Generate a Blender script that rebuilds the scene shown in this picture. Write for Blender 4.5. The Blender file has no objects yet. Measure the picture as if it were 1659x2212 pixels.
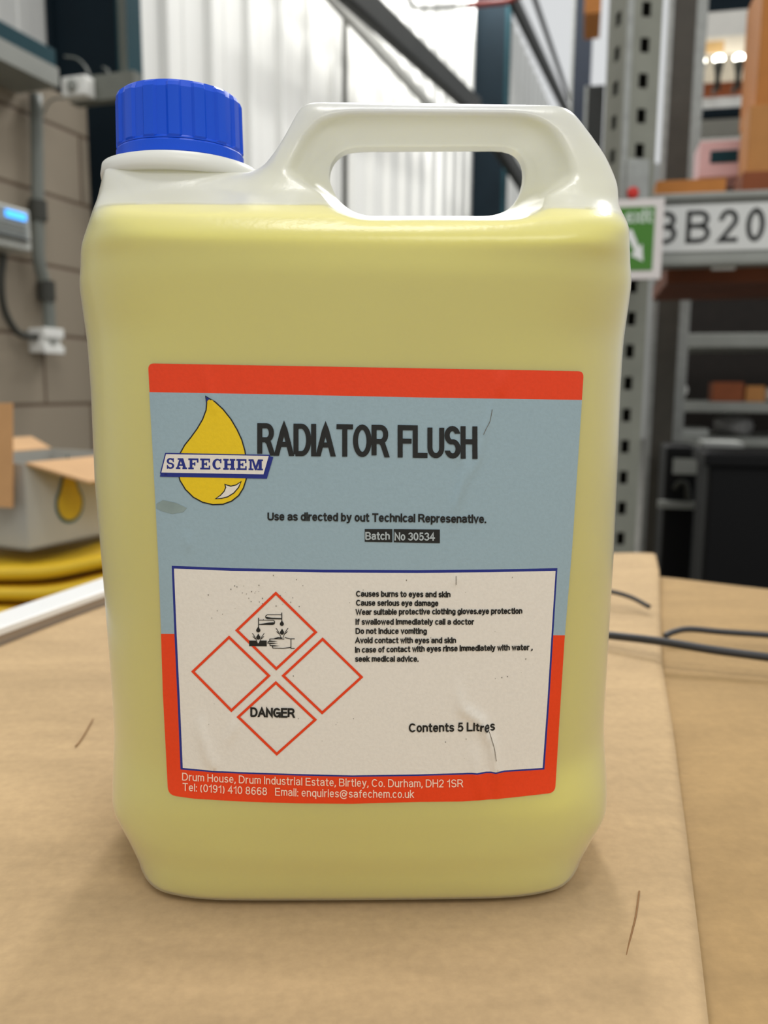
import bpy, bmesh, math, random
import numpy as np
from mathutils import Vector, Matrix
from mathutils.geometry import delaunay_2d_cdt

random.seed(4)
rng = np.random.default_rng(4)
sc = bpy.context.scene
COL = sc.collection
R = math.radians

# ------------------------------------------------------------------ camera
TZ = 0.75                    # height of the cardboard on the bench
F = 1800.0                   # focal length in pixels of the 1659 x 2212 frame
TH, ROLL = R(8.5), R(0.4)
CAM = np.array([0.011, -0.33, TZ + 0.182])
cd = bpy.data.cameras.new('camera')
cam = bpy.data.objects.new('camera', cd)
COL.objects.link(cam)
cd.sensor_fit = 'VERTICAL'
cd.sensor_height = 36.0
cd.sensor_width = 36.0
cd.lens = 36.0 * F / 2212
cd.clip_start = 0.01
cam.location = CAM
cam.rotation_euler = (Matrix.Rotation(R(90) - TH, 3, 'X') @ Matrix.Rotation(ROLL, 3, 'Z')).to_euler()
cd.dof.use_dof = True
cd.dof.focus_distance = 0.272
cd.dof.aperture_fstop = 11.0
sc.camera = cam

# ------------------------------------------------------------------ world, lamps, exposure
w = bpy.data.worlds.new('warehouse_air')
sc.world = w
w.use_nodes = True
w.node_tree.nodes['Background'].inputs[0].default_value = (0.97, 0.99, 1.0, 1)
w.node_tree.nodes['Background'].inputs[1].default_value = 0.53

def area(name, loc, sx, sy, power, col=(1, 0.985, 0.95), rot=(0, 0, 0)):
    l = bpy.data.lights.new(name, 'AREA')
    l.shape = 'RECTANGLE'
    l.size, l.size_y, l.energy, l.color = sx, sy, power, col
    o = bpy.data.objects.new(name, l)
    o.location, o.rotation_euler = loc, rot
    COL.objects.link(o)
    return o

area('ceiling_or_fill_lamp', (0.1, 0.20, 4.3), 1.2, 0.5, 24)
area('ceiling_or_fill_lamp', (1.3, -2.6, 4.0), 2.4, 1.2, 38, rot=(R(20), 0, 0))  # added frontal fill behind the camera, brightens the rack label
area('ceiling_or_fill_lamp', (0.3, 4.6, 4.6), 0.5, 2.4, 125)
area('ceiling_or_fill_lamp', (1.0, 8.2, 4.6), 0.5, 2.4, 65)
area('ceiling_or_fill_lamp', (2.2, 4.2, 4.6), 0.4, 1.6, 45)

sc.view_settings.view_transform = 'Standard'
sc.view_settings.look = 'None'
sc.view_settings.exposure = 0.44
sc.view_settings.gamma = 1.0
sc.view_settings.use_curve_mapping = False

# ------------------------------------------------------------------ rays of the camera
cr, sr = math.cos(ROLL), math.sin(ROLL)
def rays(px, py):
    x = (np.asarray(px, float) - 829.5) / F
    y = -(np.asarray(py, float) - 1106) / F
    x, y = x * cr - y * sr, x * sr + y * cr
    return np.stack([x, math.cos(TH) + y * math.sin(TH), -math.sin(TH) + y * math.cos(TH)], -1)
def at_y(px, py, Y):          # point at forward distance Y from the camera
    d = rays(px, py)
    return CAM + d * (Y / d[..., 1])[..., None]
def at_z(px, py, Z):
    d = rays(px, py)
    return CAM + d * ((Z - CAM[2]) / d[..., 2])[..., None]

def project(p):
    v = np.asarray(p, float) - CAM
    xc = v[0]; yc = v[1] * math.sin(TH) + v[2] * math.cos(TH); zc = v[1] * math.cos(TH) - v[2] * math.sin(TH)
    x, y = xc / zc, yc / zc
    x, y = x * cr + y * sr, -x * sr + y * cr
    return 829.5 + F * x, 1106 - F * y

# ------------------------------------------------------------------ materials
def lin(c):
    return tuple(((v / 255) / 12.92 if v / 255 <= 0.04045 else ((v / 255 + 0.055) / 1.055) ** 2.4) for v in c) + (1,)
MATS = {}
def mat(name, col, rough=0.6, metal=0.0, noise=0.08, scale=20, bump=0.0, bscale=200, spec=0.4, coat=0, emit=0, stretch=(1, 1, 1)):
    if name in MATS: return MATS[name]
    m = bpy.data.materials.new(name)
    m.use_nodes = True
    nt = m.node_tree
    b = nt.nodes['Principled BSDF']
    b.inputs['Roughness'].default_value = rough
    b.inputs['Metallic'].default_value = metal
    b.inputs['Specular IOR Level'].default_value = spec
    b.inputs['Coat Weight'].default_value = coat
    tc = nt.nodes.new('ShaderNodeTexCoord')
    mp = nt.nodes.new('ShaderNodeMapping')
    mp.inputs['Scale'].default_value = stretch
    nt.links.new(tc.outputs['Object'], mp.inputs[0])
    nz = nt.nodes.new('ShaderNodeTexNoise')
    nz.inputs['Scale'].default_value = scale
    nz.inputs['Detail'].default_value = 5
    nt.links.new(mp.outputs[0], nz.inputs['Vector'])
    rp = nt.nodes.new('ShaderNodeValToRGB')
    c = lin(col)
    rp.color_ramp.elements[0].position, rp.color_ramp.elements[1].position = 0.3, 0.7
    rp.color_ramp.elements[0].color = tuple(max(0, v * (1 - noise)) for v in c[:3]) + (1,)
    rp.color_ramp.elements[1].color = tuple(min(1, v * (1 + noise)) for v in c[:3]) + (1,)
    nt.links.new(nz.outputs[0], rp.inputs[0])
    nt.links.new(rp.outputs[0], b.inputs['Base Color'])
    if emit:
        b.inputs['Emission Color'].default_value = c
        b.inputs['Emission Strength'].default_value = emit
    if bump:
        n2 = nt.nodes.new('ShaderNodeTexNoise')
        n2.inputs['Scale'].default_value = bscale
        n2.inputs['Detail'].default_value = 4
        nt.links.new(mp.outputs[0], n2.inputs['Vector'])
        bp = nt.nodes.new('ShaderNodeBump')
        bp.inputs['Strength'].default_value = bump
        bp.inputs['Distance'].default_value = 0.002
        nt.links.new(n2.outputs[0], bp.inputs['Height'])
        nt.links.new(bp.outputs[0], b.inputs['Normal'])
    MATS[name] = m
    return m

# ------------------------------------------------------------------ object helpers
def tag(o, label=None, cat=None, group=None, kind=None):
    if label: o['label'] = label
    if cat: o['category'] = cat
    if group: o['group'] = group
    if kind: o['kind'] = kind
    return o
def link(name, me, mats, parent=None, loc=(0, 0, 0), rotz=0.0, smooth=False):
    o = bpy.data.objects.new(name, me)
    for m in (mats if isinstance(mats, (list, tuple)) else [mats]): me.materials.append(m)
    COL.objects.link(o)
    o.location, o.rotation_euler = loc, (0, 0, rotz)
    if parent is not None: o.parent = parent
    if smooth: me.polygons.foreach_set('use_smooth', [True] * len(me.polygons))
    return o
def obj(name, bm, mats, parent=None, loc=(0, 0, 0), rotz=0.0, smooth=False, bevel=0.0):
    bmesh.ops.recalc_face_normals(bm, faces=bm.faces)
    me = bpy.data.meshes.new(name)
    bm.to_mesh(me)
    bm.free()
    o = link(name, me, mats, parent, loc, rotz, smooth)
    if bevel:
        b = o.modifiers.new('bevel', 'BEVEL')
        b.width, b.segments, b.limit_method = bevel, 2, 'ANGLE'
    return o
def empty(name, loc, rotz=0.0, parent=None):
    o = bpy.data.objects.new(name, None)
    o.empty_display_size = 0.05
    COL.objects.link(o)
    o.location, o.rotation_euler = loc, (0, 0, rotz)
    if parent is not None: o.parent = parent
    return o
def box(bm, x0, x1, y0, y1, z0, z1, mi=0):
    v = [bm.verts.new(p) for p in ((x0, y0, z0), (x1, y0, z0), (x1, y1, z0), (x0, y1, z0), (x0, y0, z1), (x1, y0, z1), (x1, y1, z1), (x0, y1, z1))]
    for f in ((0, 3, 2, 1), (4, 5, 6, 7), (0, 1, 5, 4), (1, 2, 6, 5), (2, 3, 7, 6), (3, 0, 4, 7)):
        bm.faces.new([v[i] for i in f]).material_index = mi
def prism(bm, pts, z0, z1, mi=0):        # outline in x, y raised in z
    a = [bm.verts.new((p[0], p[1], z0)) for p in pts]
    b = [bm.verts.new((p[0], p[1], z1)) for p in pts]
    n = len(pts)
    bm.faces.new(a[::-1]).material_index = mi
    bm.faces.new(b).material_index = mi
    for i in range(n): bm.faces.new((a[i], a[(i + 1) % n], b[(i + 1) % n], b[i])).material_index = mi
def spline(pts, n=12):
    P = [Vector(p) for p in pts]
    P = [2 * P[0] - P[1]] + P + [2 * P[-1] - P[-2]]
    out = []
    for i in range(1, len(P) - 2):
        for k in range(n):
            t = k / n
            a, b, c, d = P[i - 1:i + 3]
            out.append(0.5 * ((2 * b) + (c - a) * t + (2 * a - 5 * b + 4 * c - d) * t * t + (3 * b - a - 3 * c + d) * t ** 3))
    out.append(P[-2])
    return out
def tube(bm, pts, r, seg=10):
    pts = [Vector(p) for p in pts]
    rings = []
    up = Vector((0, 0, 1))
    for i, p in enumerate(pts):
        t = (pts[min(i + 1, len(pts) - 1)] - pts[max(i - 1, 0)]).normalized()
        a = t.cross(up if abs(t.dot(up)) < 0.95 else Vector((1, 0, 0))).normalized()
        b = t.cross(a)
        rings.append([bm.verts.new(p + a * (r * math.cos(2 * math.pi * k / seg)) + b * (r * math.sin(2 * math.pi * k / seg))) for k in range(seg)])
    for u, v in zip(rings, rings[1:]):
        for k in range(seg): bm.faces.new((u[k], u[(k + 1) % seg], v[(k + 1) % seg], v[k]))
    bm.faces.new(rings[0])
    bm.faces.new(rings[-1][::-1])
def lathe(bm, prof, seg=48, fr=None):     # prof: (radius, z); fr(angle, radius, z) -> radius
    rings = []
    for r, z in prof:
        rings.append([bm.verts.new(((fr(k, r, z) if fr else r) * math.cos(2 * math.pi * k / seg), (fr(k, r, z) if fr else r) * math.sin(2 * math.pi * k / seg), z)) for k in range(seg)])
    for u, v in zip(rings, rings[1:]):
        for k in range(seg): bm.faces.new((u[k], u[(k + 1) % seg], v[(k + 1) % seg], v[k]))
    bm.faces.new(rings[0][::-1])
    bm.faces.new(rings[-1])

# ------------------------------------------------------------------ the room
A = R(19)                                     # the left wall runs away to the right
WD = np.array([math.sin(A), math.cos(A)])     # along the wall
WN = np.array([math.cos(A), -math.sin(A)])    # out of the wall into the room
P0 = at_y(150, 600, 2.9)[:2]
WROT = math.pi / 2 - A
def on_wall(px, py, off=0.0):                 # wall coordinates (s, -off, z) of a point of the plane off metres in front of the wall
    d = rays(px, py)
    n = WN
    t = (np.dot(P0 + n * off - CAM[:2], n)) / np.dot(d[:2], n)
    p = CAM + d * t
    return np.array([np.dot(p[:2] - P0, WD), -off, p[2]])
WL = (P0[0], P0[1], 0)
def wobj(name, bm, m, parent=None, **k):
    if parent is None: return obj(name, bm, m, None, WL, WROT, **k)
    return obj(name, bm, m, parent, **k)

M_floor = mat('concrete_floor', (96, 94, 88), 0.5, noise=0.15, scale=3)
bm = bmesh.new(); box(bm, -7, 9, -4, 18, -0.05, 0)
tag(obj('floor', bm, M_floor), kind='structure')

# block work of the left wall
M_block = bpy.data.materials.new('painted_block_work'); M_block.use_nodes = True
nt = M_block.node_tree; b = nt.nodes['Principled BSDF']; b.inputs['Roughness'].default_value = 0.75
tc = nt.nodes.new('ShaderNodeTexCoord'); sp = nt.nodes.new('ShaderNodeSeparateXYZ'); cb = nt.nodes.new('ShaderNodeCombineXYZ')
nt.links.new(tc.outputs['Object'], sp.inputs[0])
zm = on_wall(149, 434)[2]; s_j = on_wall(102, 920)[0]
ad = nt.nodes.new('ShaderNodeMath'); ad.operation = 'ADD'; ad.inputs[1].default_value = 0.225 * 40 - zm
ax = nt.nodes.new('ShaderNodeMath'); ax.operation = 'ADD'; ax.inputs[1].default_value = 0.45 * 40 - s_j + 0.0
nt.links.new(sp.outputs['X'], ax.inputs[0]); nt.links.new(sp.outputs['Z'], ad.inputs[0])
nt.links.new(ax.outputs[0], cb.inputs[0]); nt.links.new(ad.outputs[0], cb.inputs[1])
br = nt.nodes.new('ShaderNodeTexBrick'); br.offset = 0.5
for k, v in (('Scale', 1.0), ('Mortar Size', 0.007), ('Mortar Smooth', 0.35), ('Brick Width', 0.45), ('Row Height', 0.225), ('Bias', 0.0)): br.inputs[k].default_value = v
br.inputs['Color1'].default_value = lin((150, 138, 120)); br.inputs['Color2'].default_value = lin((140, 129, 112)); br.inputs['Mortar'].default_value = lin((98, 80, 62))
nt.links.new(cb.outputs[0], br.inputs['Vector']); nt.links.new(br.outputs['Color'], b.inputs['Base Color'])
bp = nt.nodes.new('ShaderNodeBump'); bp.inputs['Strength'].default_value = 0.6; bp.inputs['Distance'].default_value = 0.01; bp.invert = True
nt.links.new(br.outputs['Fac'], bp.inputs['Height']); nt.links.new(bp.outputs[0], b.inputs['Normal'])

s_end = on_wall(191, 330, 0.0)[0]              # where the block wall stops
s_col = s_end + 0.10                          # web of the steel column
def wall_world(s, off, z): return np.array([P0[0] + WD[0] * s + WN[0] * off, P0[1] + WD[1] * s + WN[1] * off, z])
d_cl = min(np.arange(0.0, 0.6, 0.004), key=lambda d: abs(project(wall_world(s_col, -d, 2.4))[0] - 97))   # depth of the cladding behind the blocks
z_rail = on_wall(60, 150, 0.05)[2]
bm = bmesh.new(); box(bm, -2.2, s_end, 0, 0.14, 0, z_rail)
tag(wobj('wall_left', bm, M_block), kind='structure')

M_clad = mat('white_cladding', (226, 226, 222), 0.45, noise=0.03, scale=2)
def cladding(name, s0, s1, z0, z1, phase, back=0.0):
    prof = []
    s = s0
    k = math.floor((s0 - phase) / 0.333)
    prof.append((s0, 0.0))
    while True:
        c = phase + 0.333 * k
        k += 1
        if c > s1 - 0.04: break
        for ds, dy in ((-0.032, 0), (-0.018, -0.03), (0.018, -0.03), (0.032, 0), (0.13, 0), (0.137, -0.004), (0.196, -0.004), (0.203, 0)):
            if s0 < c + ds < s1: prof.append((c + ds, dy))
    prof.append((s1, 0.0))
    bm = bmesh.new()
    a = [bm.verts.new((s, y, z0)) for s, y in prof]; b_ = [bm.verts.new((s, y, z1)) for s, y in prof]
    c_ = [bm.verts.new((s, 0.05, z0)) for s in (s0, s1)]; d_ = [bm.verts.new((s, 0.05, z1)) for s in (s0, s1)]
    for i in range(len(a) - 1): bm.faces.new((a[i], a[i + 1], b_[i + 1], b_[i]))
    bm.faces.new((c_[0], d_[0], d_[1], c_[1]))
    for v in bm.verts: v.co.y += back
    return tag(wobj(name, bm, M_clad), kind='structure')
ph = on_wall(450, 100)[0]
cladding('wall_left_cladding', -2.2, s_col + 0.06, z_rail + 0.005, 5.0, ph, d_cl)
cladding('wall_left_cladding', s_col + 0.12, 13.5, 0.0, 5.0, ph)
M_back = mat('grey_back_wall', (176, 176, 172), 0.7, noise=0.06, scale=1)
bm = bmesh.new(); box(bm, -1.5, 9, 15.6, 15.8, 0, 5.0)
tag(obj('wall_back', bm, M_back), kind='structure')

M_teal = mat('dark_and_shaded_teal', (12, 26, 34), 0.75, noise=0.1, scale=6, spec=0.15)
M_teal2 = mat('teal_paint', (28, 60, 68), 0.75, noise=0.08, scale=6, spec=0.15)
M_gal = mat('galvanised_steel', (150, 152, 148), 0.45, 0.35, noise=0.12, scale=40)
M_grey = mat('grey_paint', (140, 142, 136), 0.5, noise=0.06, scale=10)
M_dgrey = mat('dark_grey_steel', (62, 62, 56), 0.55, 0.2, noise=0.1, scale=10)
M_black = mat('black_plastic', (7, 7, 8), 0.6, noise=0.1, spec=0.2)
M_white = mat('white_plastic', (225, 225, 220), 0.4, noise=0.02)

def i_column(s0, dep, wid, t, rear, label):
    root = empty('steel_column', (P0[0] + WD[0] * s0, P0[1] + WD[1] * s0, 0), WROT)
    tag(root, label, 'column')
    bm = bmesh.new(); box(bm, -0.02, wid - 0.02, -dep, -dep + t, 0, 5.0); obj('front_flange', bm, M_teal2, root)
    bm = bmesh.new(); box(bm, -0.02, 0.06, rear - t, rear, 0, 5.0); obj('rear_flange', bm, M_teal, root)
    bm = bmesh.new(); box(bm, 0, t * 0.8, -dep + t, rear - t, 0, 5.0); obj('web', bm, M_teal, root)  # web and rear flange coloured darker for the shade between the flanges
    return root
c_d = min(np.arange(0.02, 0.6, 0.004), key=lambda d: abs(project(wall_world(s_col - 0.02, d, 2.2))[0] - 262))
c_w = min(np.arange(0.04, 0.5, 0.004), key=lambda q: abs(project(wall_world(s_col - 0.02 + q, c_d, 2.2))[0] - 305))
i_column(s_col, c_d, c_w, 0.022, d_cl - 0.01, 'dark teal steel column at the end of the block wall, left of the blue cap')
s_c2 = on_wall(1012, 250)[0]
i_column(s_c2, 0.36, 0.14, 0.025, -0.05, 'distant dark teal steel column on the white wall, seen above the jerrycan handle')

# rail over the block wall
zt0, zt1, zt2 = on_wall(60, 92, 0.1)[2], on_wall(60, 133, 0.1)[2], on_wall(60, 170, 0.1)[2]
bm = bmesh.new(); box(bm, -2.2, on_wall(122, 150, 0.14)[0], -0.14, -0.004, zt1, zt0)
tag(wobj('wall_rail', bm, M_teal2, bevel=0.004), 'teal steel rail running above the block wall', 'rail')
bm = bmesh.new(); s_t = on_wall(128, 180, 0.16)[0]; box(bm, -2.2, s_t, -0.16, -0.145, zt2, zt1 - 0.005); box(bm, -2.2, s_t, -0.16, -0.004, zt2 - 0.012, zt2)
tag(wobj('cable_tray', bm, M_grey), 'grey metal cable tray under the teal rail', 'cable tray')
# junction box on the tray
def on_cross(px, py, s):                      # offset from the wall and height of a point of the plane across the wall at s
    d = rays(px, py)
    t = (s - np.dot(CAM[:2] - P0, WD)) / np.dot(d[:2], WD)
    p = CAM + d * t
    return np.dot(p[:2] - P0, WN), p[2]
s_j2 = s_t + 0.02
(o0, z1), (o1, z0) = on_cross(130, 166, s_j2), on_cross(184, 204, s_j2)
root = empty('junction_box', (P0[0] + WD[0] * s_j2 + WN[0] * o0, P0[1] + WD[1] * s_j2 + WN[1] * o0, z0), -A)
tag(root, 'small white junction box at the end of the cable tray', 'junction box')
wj, hj = o1 - o0, z1 - z0
bm = bmesh.new(); box(bm, 0, wj, 0, 0.05, 0, hj); obj('box_body', bm, M_white, root, bevel=0.006)
bm = bmesh.new(); lathe(bm, [(0.018, 0), (0.018, 0.006), (0.012, 0.01)], 16)
bmesh.ops.rotate(bm, verts=bm.verts, cent=(0, 0, 0), matrix=Matrix.Rotation(R(90), 3, 'X'))
obj('screw_cover', bm, M_grey, root, (wj / 2, 0, hj / 2))
s_k = s_j2 + 0.055
(o0, z1), (o1, z0) = on_cross(150, 170, s_k), on_cross(290, 207, s_k)
bm = bmesh.new(); box(bm, s_k, s_k + 0.04, -o1, -o0, z0, z1)
tag(wobj('cable_trunking', bm, mat('trunking_grey', (110, 112, 104), 0.6)), 'dull grey trunking crossing the dark column behind the junction box', 'trunking')
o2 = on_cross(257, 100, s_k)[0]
bm = bmesh.new(); tube(bm, [(s_k + 0.02, -o2, z1 - 0.01), (s_k + 0.02, -o2, 5.0)], 0.012, 8)  # tube stands in for the light edge of the front flange
tag(wobj('flange_edge_strip', bm, mat('pale_edge_grey', (120, 126, 120), 0.6), smooth=True), 'thin pale tube added for the light edge of the dark teal column flange', 'cable')

# conduit, panel, socket, cables on the block wall
c0 = on_wall(78, 205, 0.03); c1 = on_wall(82, 470, 0.03); c2 = on_wall(84, 560, 0.03); c3 = on_wall(102, 640, 0.03); c4 = on_wall(108, 712, 0.03)
bm = bmesh.new(); tube(bm, spline([c0, c1, c2, c3, c4], 8), 0.019, 12)
M_cond = mat('conduit_grey', (112, 116, 110), 0.5)
root = tag(wobj('conduit_pipe', bm, M_cond, smooth=True), 'grey conduit pipe running down the block wall beside the panel', 'pipe')
for p in (on_wall(82, 455, 0.03), on_wall(100, 628, 0.03)):
    bm = bmesh.new(); tube(bm, [p + np.array([0, 0, -0.03]), p + np.array([0, 0, 0.03])], 0.028, 14)
    tag(wobj('pipe_coupling', bm, M_dgrey, root), 'dark grey coupling')
q0, q1 = on_wall(-60, 420, 0.1), on_wall(70, 545, 0.1)
root = empty('control_panel', (P0[0] + WD[0] * q0[0], P0[1] + WD[1] * q0[0], q1[2]), WROT)
tag(root, 'grey wall control panel with a lit blue display', 'control panel')
wp, hp = q1[0] - q0[0], q0[2] - q1[2]
bm = bmesh.new(); box(bm, 0, wp, -0.1, 0, 0, hp); obj('panel_body', bm, mat('panel_grey', (190, 192, 186), 0.5), root, bevel=0.008)
lx0 = on_wall(7, 440, 0.1)[0] - q0[0]; lx1 = on_wall(50, 440, 0.1)[0] - q0[0]
bm = bmesh.new(); box(bm, 0.03, lx1 + 0.01, -0.105, -0.1, hp * 0.3, hp * 0.92); obj('fascia', bm, mat('fascia_grey', (150, 156, 156), 0.5), root)
bm = bmesh.new(); box(bm, lx0, lx1, -0.109, -0.104, hp * 0.70, hp * 0.86); obj('display', bm, mat('blue_display', (70, 165, 255), 0.3, emit=1.3), root)
bm = bmesh.new(); box(bm, 0.03, lx1 + 0.01, -0.112, -0.1, hp * 0.22, hp * 0.25); obj('hinge_strip', bm, M_dgrey, root)
for k in range(3):
    bm = bmesh.new(); box(bm, 0.04, lx1, -0.108, -0.104, hp * (0.38 + 0.09 * k), hp * (0.415 + 0.09 * k)); obj('button_row', bm, M_grey, root)
r0, r1 = on_wall(92, 708, 0.06), on_wall(134, 764, 0.06)
root = empty('wall_socket', (P0[0] + WD[0] * r0[0], P0[1] + WD[1] * r0[0], r1[2]), WROT)
tag(root, 'small white socket box at the foot of the conduit pipe', 'socket')
ws, hs = r1[0] - r0[0], r0[2] - r1[2]
bm = bmesh.new(); box(bm, 0, ws, -0.06, 0, 0, hs); obj('back_box', bm, M_white, root, bevel=0.005)
bm = bmesh.new(); box(bm, -0.004, ws + 0.004, -0.068, -0.06, hs * 0.62, hs * 1.02); box(bm, -0.004, ws + 0.004, -0.068, -0.06, -0.02 * hs, hs * 0.3); obj('cover_plate', bm, M_white, root, bevel=0.002)
bm = bmesh.new(); box(bm, ws * 0.35, ws * 0.65, -0.07, -0.06, hs * 0.38, hs * 0.55); obj('rocker_switch', bm, M_grey, root)
bm = bmesh.new(); tube(bm, spline([on_wall(8, 548, 0.05), on_wall(2, 610, 0.04), on_wall(10, 670, 0.03), on_wall(35, 715, 0.03), on_wall(62, 726, 0.03), on_wall(94, 728, 0.04)], 10), 0.011, 8)
tag(wobj('power_cable', bm, M_dgrey, smooth=True), 'dark cable looping from the control panel to the socket', 'cable')
for pts, lb in (([(140, 122), (165, 126), (185, 145), (198, 176)], 'thin pale wire curving down behind the junction box'),
                ([(222, 145), (232, 152), (240, 176)], 'short thin pale wire by the column flange'),
                ([(94, 246), (104, 224), (120, 213), (145, 212), (160, 206), (166, 196)], 'thin grey wire looped below the junction box')):
    bm = bmesh.new(); tube(bm, spline([np.array([s_k + 0.015, -on_cross(x, y, s_k + 0.015)[0], on_cross(x, y, s_k + 0.015)[1]]) for x, y in pts], 8), 0.003, 6)
    tag(wobj('loose_wire', bm, M_cond, smooth=True), lb, 'wire', 'loose wires around the cable tray')

# thin drop cable, braces, one brace shadow built as a bar, and red pipe in front of the white wall
bm = bmesh.new(); p = on_wall(745, 0, 0.06); tube(bm, [(p[0], -0.06, 0), (p[0], -0.06, 5.0)], 0.017, 8)
tag(wobj('drop_cable', bm, M_dgrey, smooth=True), 'thin dark vertical cable on the white wall, left of the diagonal brace', 'cable')
def brace(pa, pb, off, wpx, label, m):
    a, b_ = Vector(on_wall(*pa, off)), Vector(on_wall(*pb, off))
    d = (b_ - a).normalized()
    n = Vector((0, 1, 0)).cross(d).normalized()
    mid = at_len = (np.array(on_wall((pa[0] + pb[0]) / 2, (pa[1] + pb[1]) / 2, off)))
    Yd = np.dot(wall_world(mid[0], off, mid[2])[:2] - CAM[:2], (0, 1))
    h = wpx / F * Yd / 2
    bm = bmesh.new()
    v = [bm.verts.new(q + n * s + Vector((0, y, 0))) for q in (a, b_) for s in (-h, h) for y in (-h * 0.5, h * 0.5)]
    for f in ((0, 1, 3, 2), (4, 6, 7, 5), (0, 4, 5, 1), (2, 3, 7, 6), (0, 2, 6, 4), (1, 5, 7, 3)): bm.faces.new([v[i] for i in f])
    return tag(wobj('diagonal_brace', bm, m, bevel=h * 0.2), label, 'brace')
M_brace = mat('black_steel', (26, 28, 25), 0.6, noise=0.15, scale=4)
brace((735, -40), (1030, 235), 0.45, 50, 'thick black diagonal brace crossing the white wall above the handle', M_brace)
brace((655, -75), (935, 235), 0.16, 26, 'slim grey bar added as the shadow of the thick black brace on the wall', mat('brace_shadow_grey', (150, 150, 145), 0.6))  # grey bar drawn as the thick brace's shadow on the wall
brace((1085, -50), (1226, 245), 0.5, 26, 'black diagonal brace leaning right of the distant teal column', M_brace)
brace((1135, -60), (1230, 215), 0.9, 13, 'thinnest dark diagonal brace, nearest the navy upright', M_brace)
brace((1068, 300), (1160, 445), 0.5, 34, 'short black brace seen through the right of the handle opening', M_brace)
pts = [(840, -70), (880, -5), (905, 17), (1015, 12)]
bm = bmesh.new(); tube(bm, spline([at_y(x, y, 5.0) for x, y in pts], 6), 0.012, 8)
root = tag(obj('overhead_pipe', bm, M_brace, smooth=True), 'thin dark overhead pipe with a red end at the top edge', 'pipe')
bm = bmesh.new(); tube(bm, [at_y(1010, 12, 5.0), at_y(1095, 4, 5.0), at_y(1160, -30, 5.0)], 0.018, 8)
tag(obj('pipe_sleeve', bm, mat('dull_red', (120, 45, 40), 0.5), root, smooth=True), 'dull red sleeve')

# ------------------------------------------------------------------ racking at the right
RR = R(-13)
def px_box(px0, py0, px1, py1, Y):
    """left-bottom front corner, width and height of a front face spanning these pixels at distance Y"""
    a = at_y(px0, py1, Y); b_ = at_y(px1, py0, Y)
    return a, (b_[0] - a[0]) / math.cos(RR), b_[2] - a[2]
def carton(name, rect, Y, dep, m, label, cat, group=None, flaps=True, tape=None, rest=None, rot=RR):
    a, wd, ht = px_box(*rect, Y)
    root = empty(name, a, rot)
    if rest is not None:
        ht += a[2] - rest; root.location.z = rest
    tag(root, label, cat, group)
    bm = bmesh.new(); box(bm, 0, wd, 0, dep, 0, ht); obj('box_body', bm, m, root, bevel=min(wd, ht) * 0.02)
    if flaps:
        bm = bmesh.new(); box(bm, 0.002, wd - 0.002, 0.002, dep * 0.495, ht, ht + 0.004); box(bm, 0.002, wd - 0.002, dep * 0.505, dep - 0.002, ht, ht + 0.004)
        obj('top_flap', bm, m, root)
    if tape is not None:
        x0, x1, z0, z1, tm = tape
        bm = bmesh.new(); box(bm, wd * x0, wd * x1, -0.002, 0, ht * z0, ht * z1); obj('stuck_label', bm, tm, root)
    return root

def upright(name, px, Y, wid, dep, label, m, hole=True, ht=4.6, cat='upright', rot=RR, pitch=0.075):
    p = at_y(px, 500, Y)
    root = empty(name, (p[0], p[1], 0), rot)
    tag(root, label, cat)
    def plate(nm, ux, uy, L, off, every):
        bm = bmesh.new()
        def quad(a0, a1, z0, z1):
            q = [bm.verts.new((off[0] + ux * a, off[1] + uy * a, z)) for a, z in ((a0, z0), (a1, z0), (a1, z1), (a0, z1))]
            bm.faces.new(q)
        if not hole: quad(0, L, 0, ht)
        else:
            h0, h1 = L * 0.36, L * 0.64
            quad(0, h0, 0, ht); quad(h1, L, 0, ht)
            st = pitch * every
            n = int(ht / st)
            zz = 0
            for k in range(n):
                z = k * st + 0.03
                quad(h0, h1, zz, z); zz = z + pitch * 0.42
            quad(h0, h1, zz, ht)
        bmesh.ops.remove_doubles(bm, verts=bm.verts, dist=1e-6)
        o = obj(nm, bm, m, root)
        s = o.modifiers.new('thick', 'SOLIDIFY'); s.thickness = 0.003; s.offset = 0
    plate('front_plate', 1, 0, wid, (0, 0), 1)
    plate('side_plate', 0, 1, dep, (0, 0.002), 1)
    bm = bmesh.new(); box(bm, wid - 0.002, wid + 0.001, 0.002, dep, 0, ht); box(bm, 0.002, wid, dep - 0.002, dep + 0.001, 0, ht); obj('rear_plate', bm, M_dgrey, root)
    bm = bmesh.new(); box(bm, -0.006, 0.008, -0.006, 0.0, 0, ht); obj('corner_lip', bm, M_gal, root)
    bm = bmesh.new(); box(bm, -0.03, wid + 0.03, -0.02, dep + 0.03, 0, 0.008); obj('base_plate', bm, M_dgrey, root)
    return root
M_up = mat('upright_steel', (128, 129, 118), 0.5, 0.2, noise=0.08, scale=15)
up = upright('rack_upright', 1338, 2.0, 0.078, 0.11, 'grey perforated rack upright right behind the jerrycan', M_up, rot=R(9))
bm = bmesh.new(); zc0, zc1 = at_y(1360, 600, 2.0)[2], at_y(1360, 345, 2.0)[2]
box(bm, 0.006, 0.06, -0.014, -0.004, zc0, zc1); con = obj('beam_connector', bm, M_gal, up, bevel=0.002)
bm = bmesh.new(); lathe(bm, [(0.013, 0), (0.013, 0.008), (0.008, 0.012)], 14); bmesh.ops.rotate(bm, verts=bm.verts, cent=(0, 0, 0), matrix=Matrix.Rotation(R(90), 3, 'X'))
tag(obj('safety_bolt', bm, mat('bolt_red', (190, 40, 30), 0.5), con, (0.02, -0.014, at_y(1355, 420, 2.0)[2])), 'red safety bolt')
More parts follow.
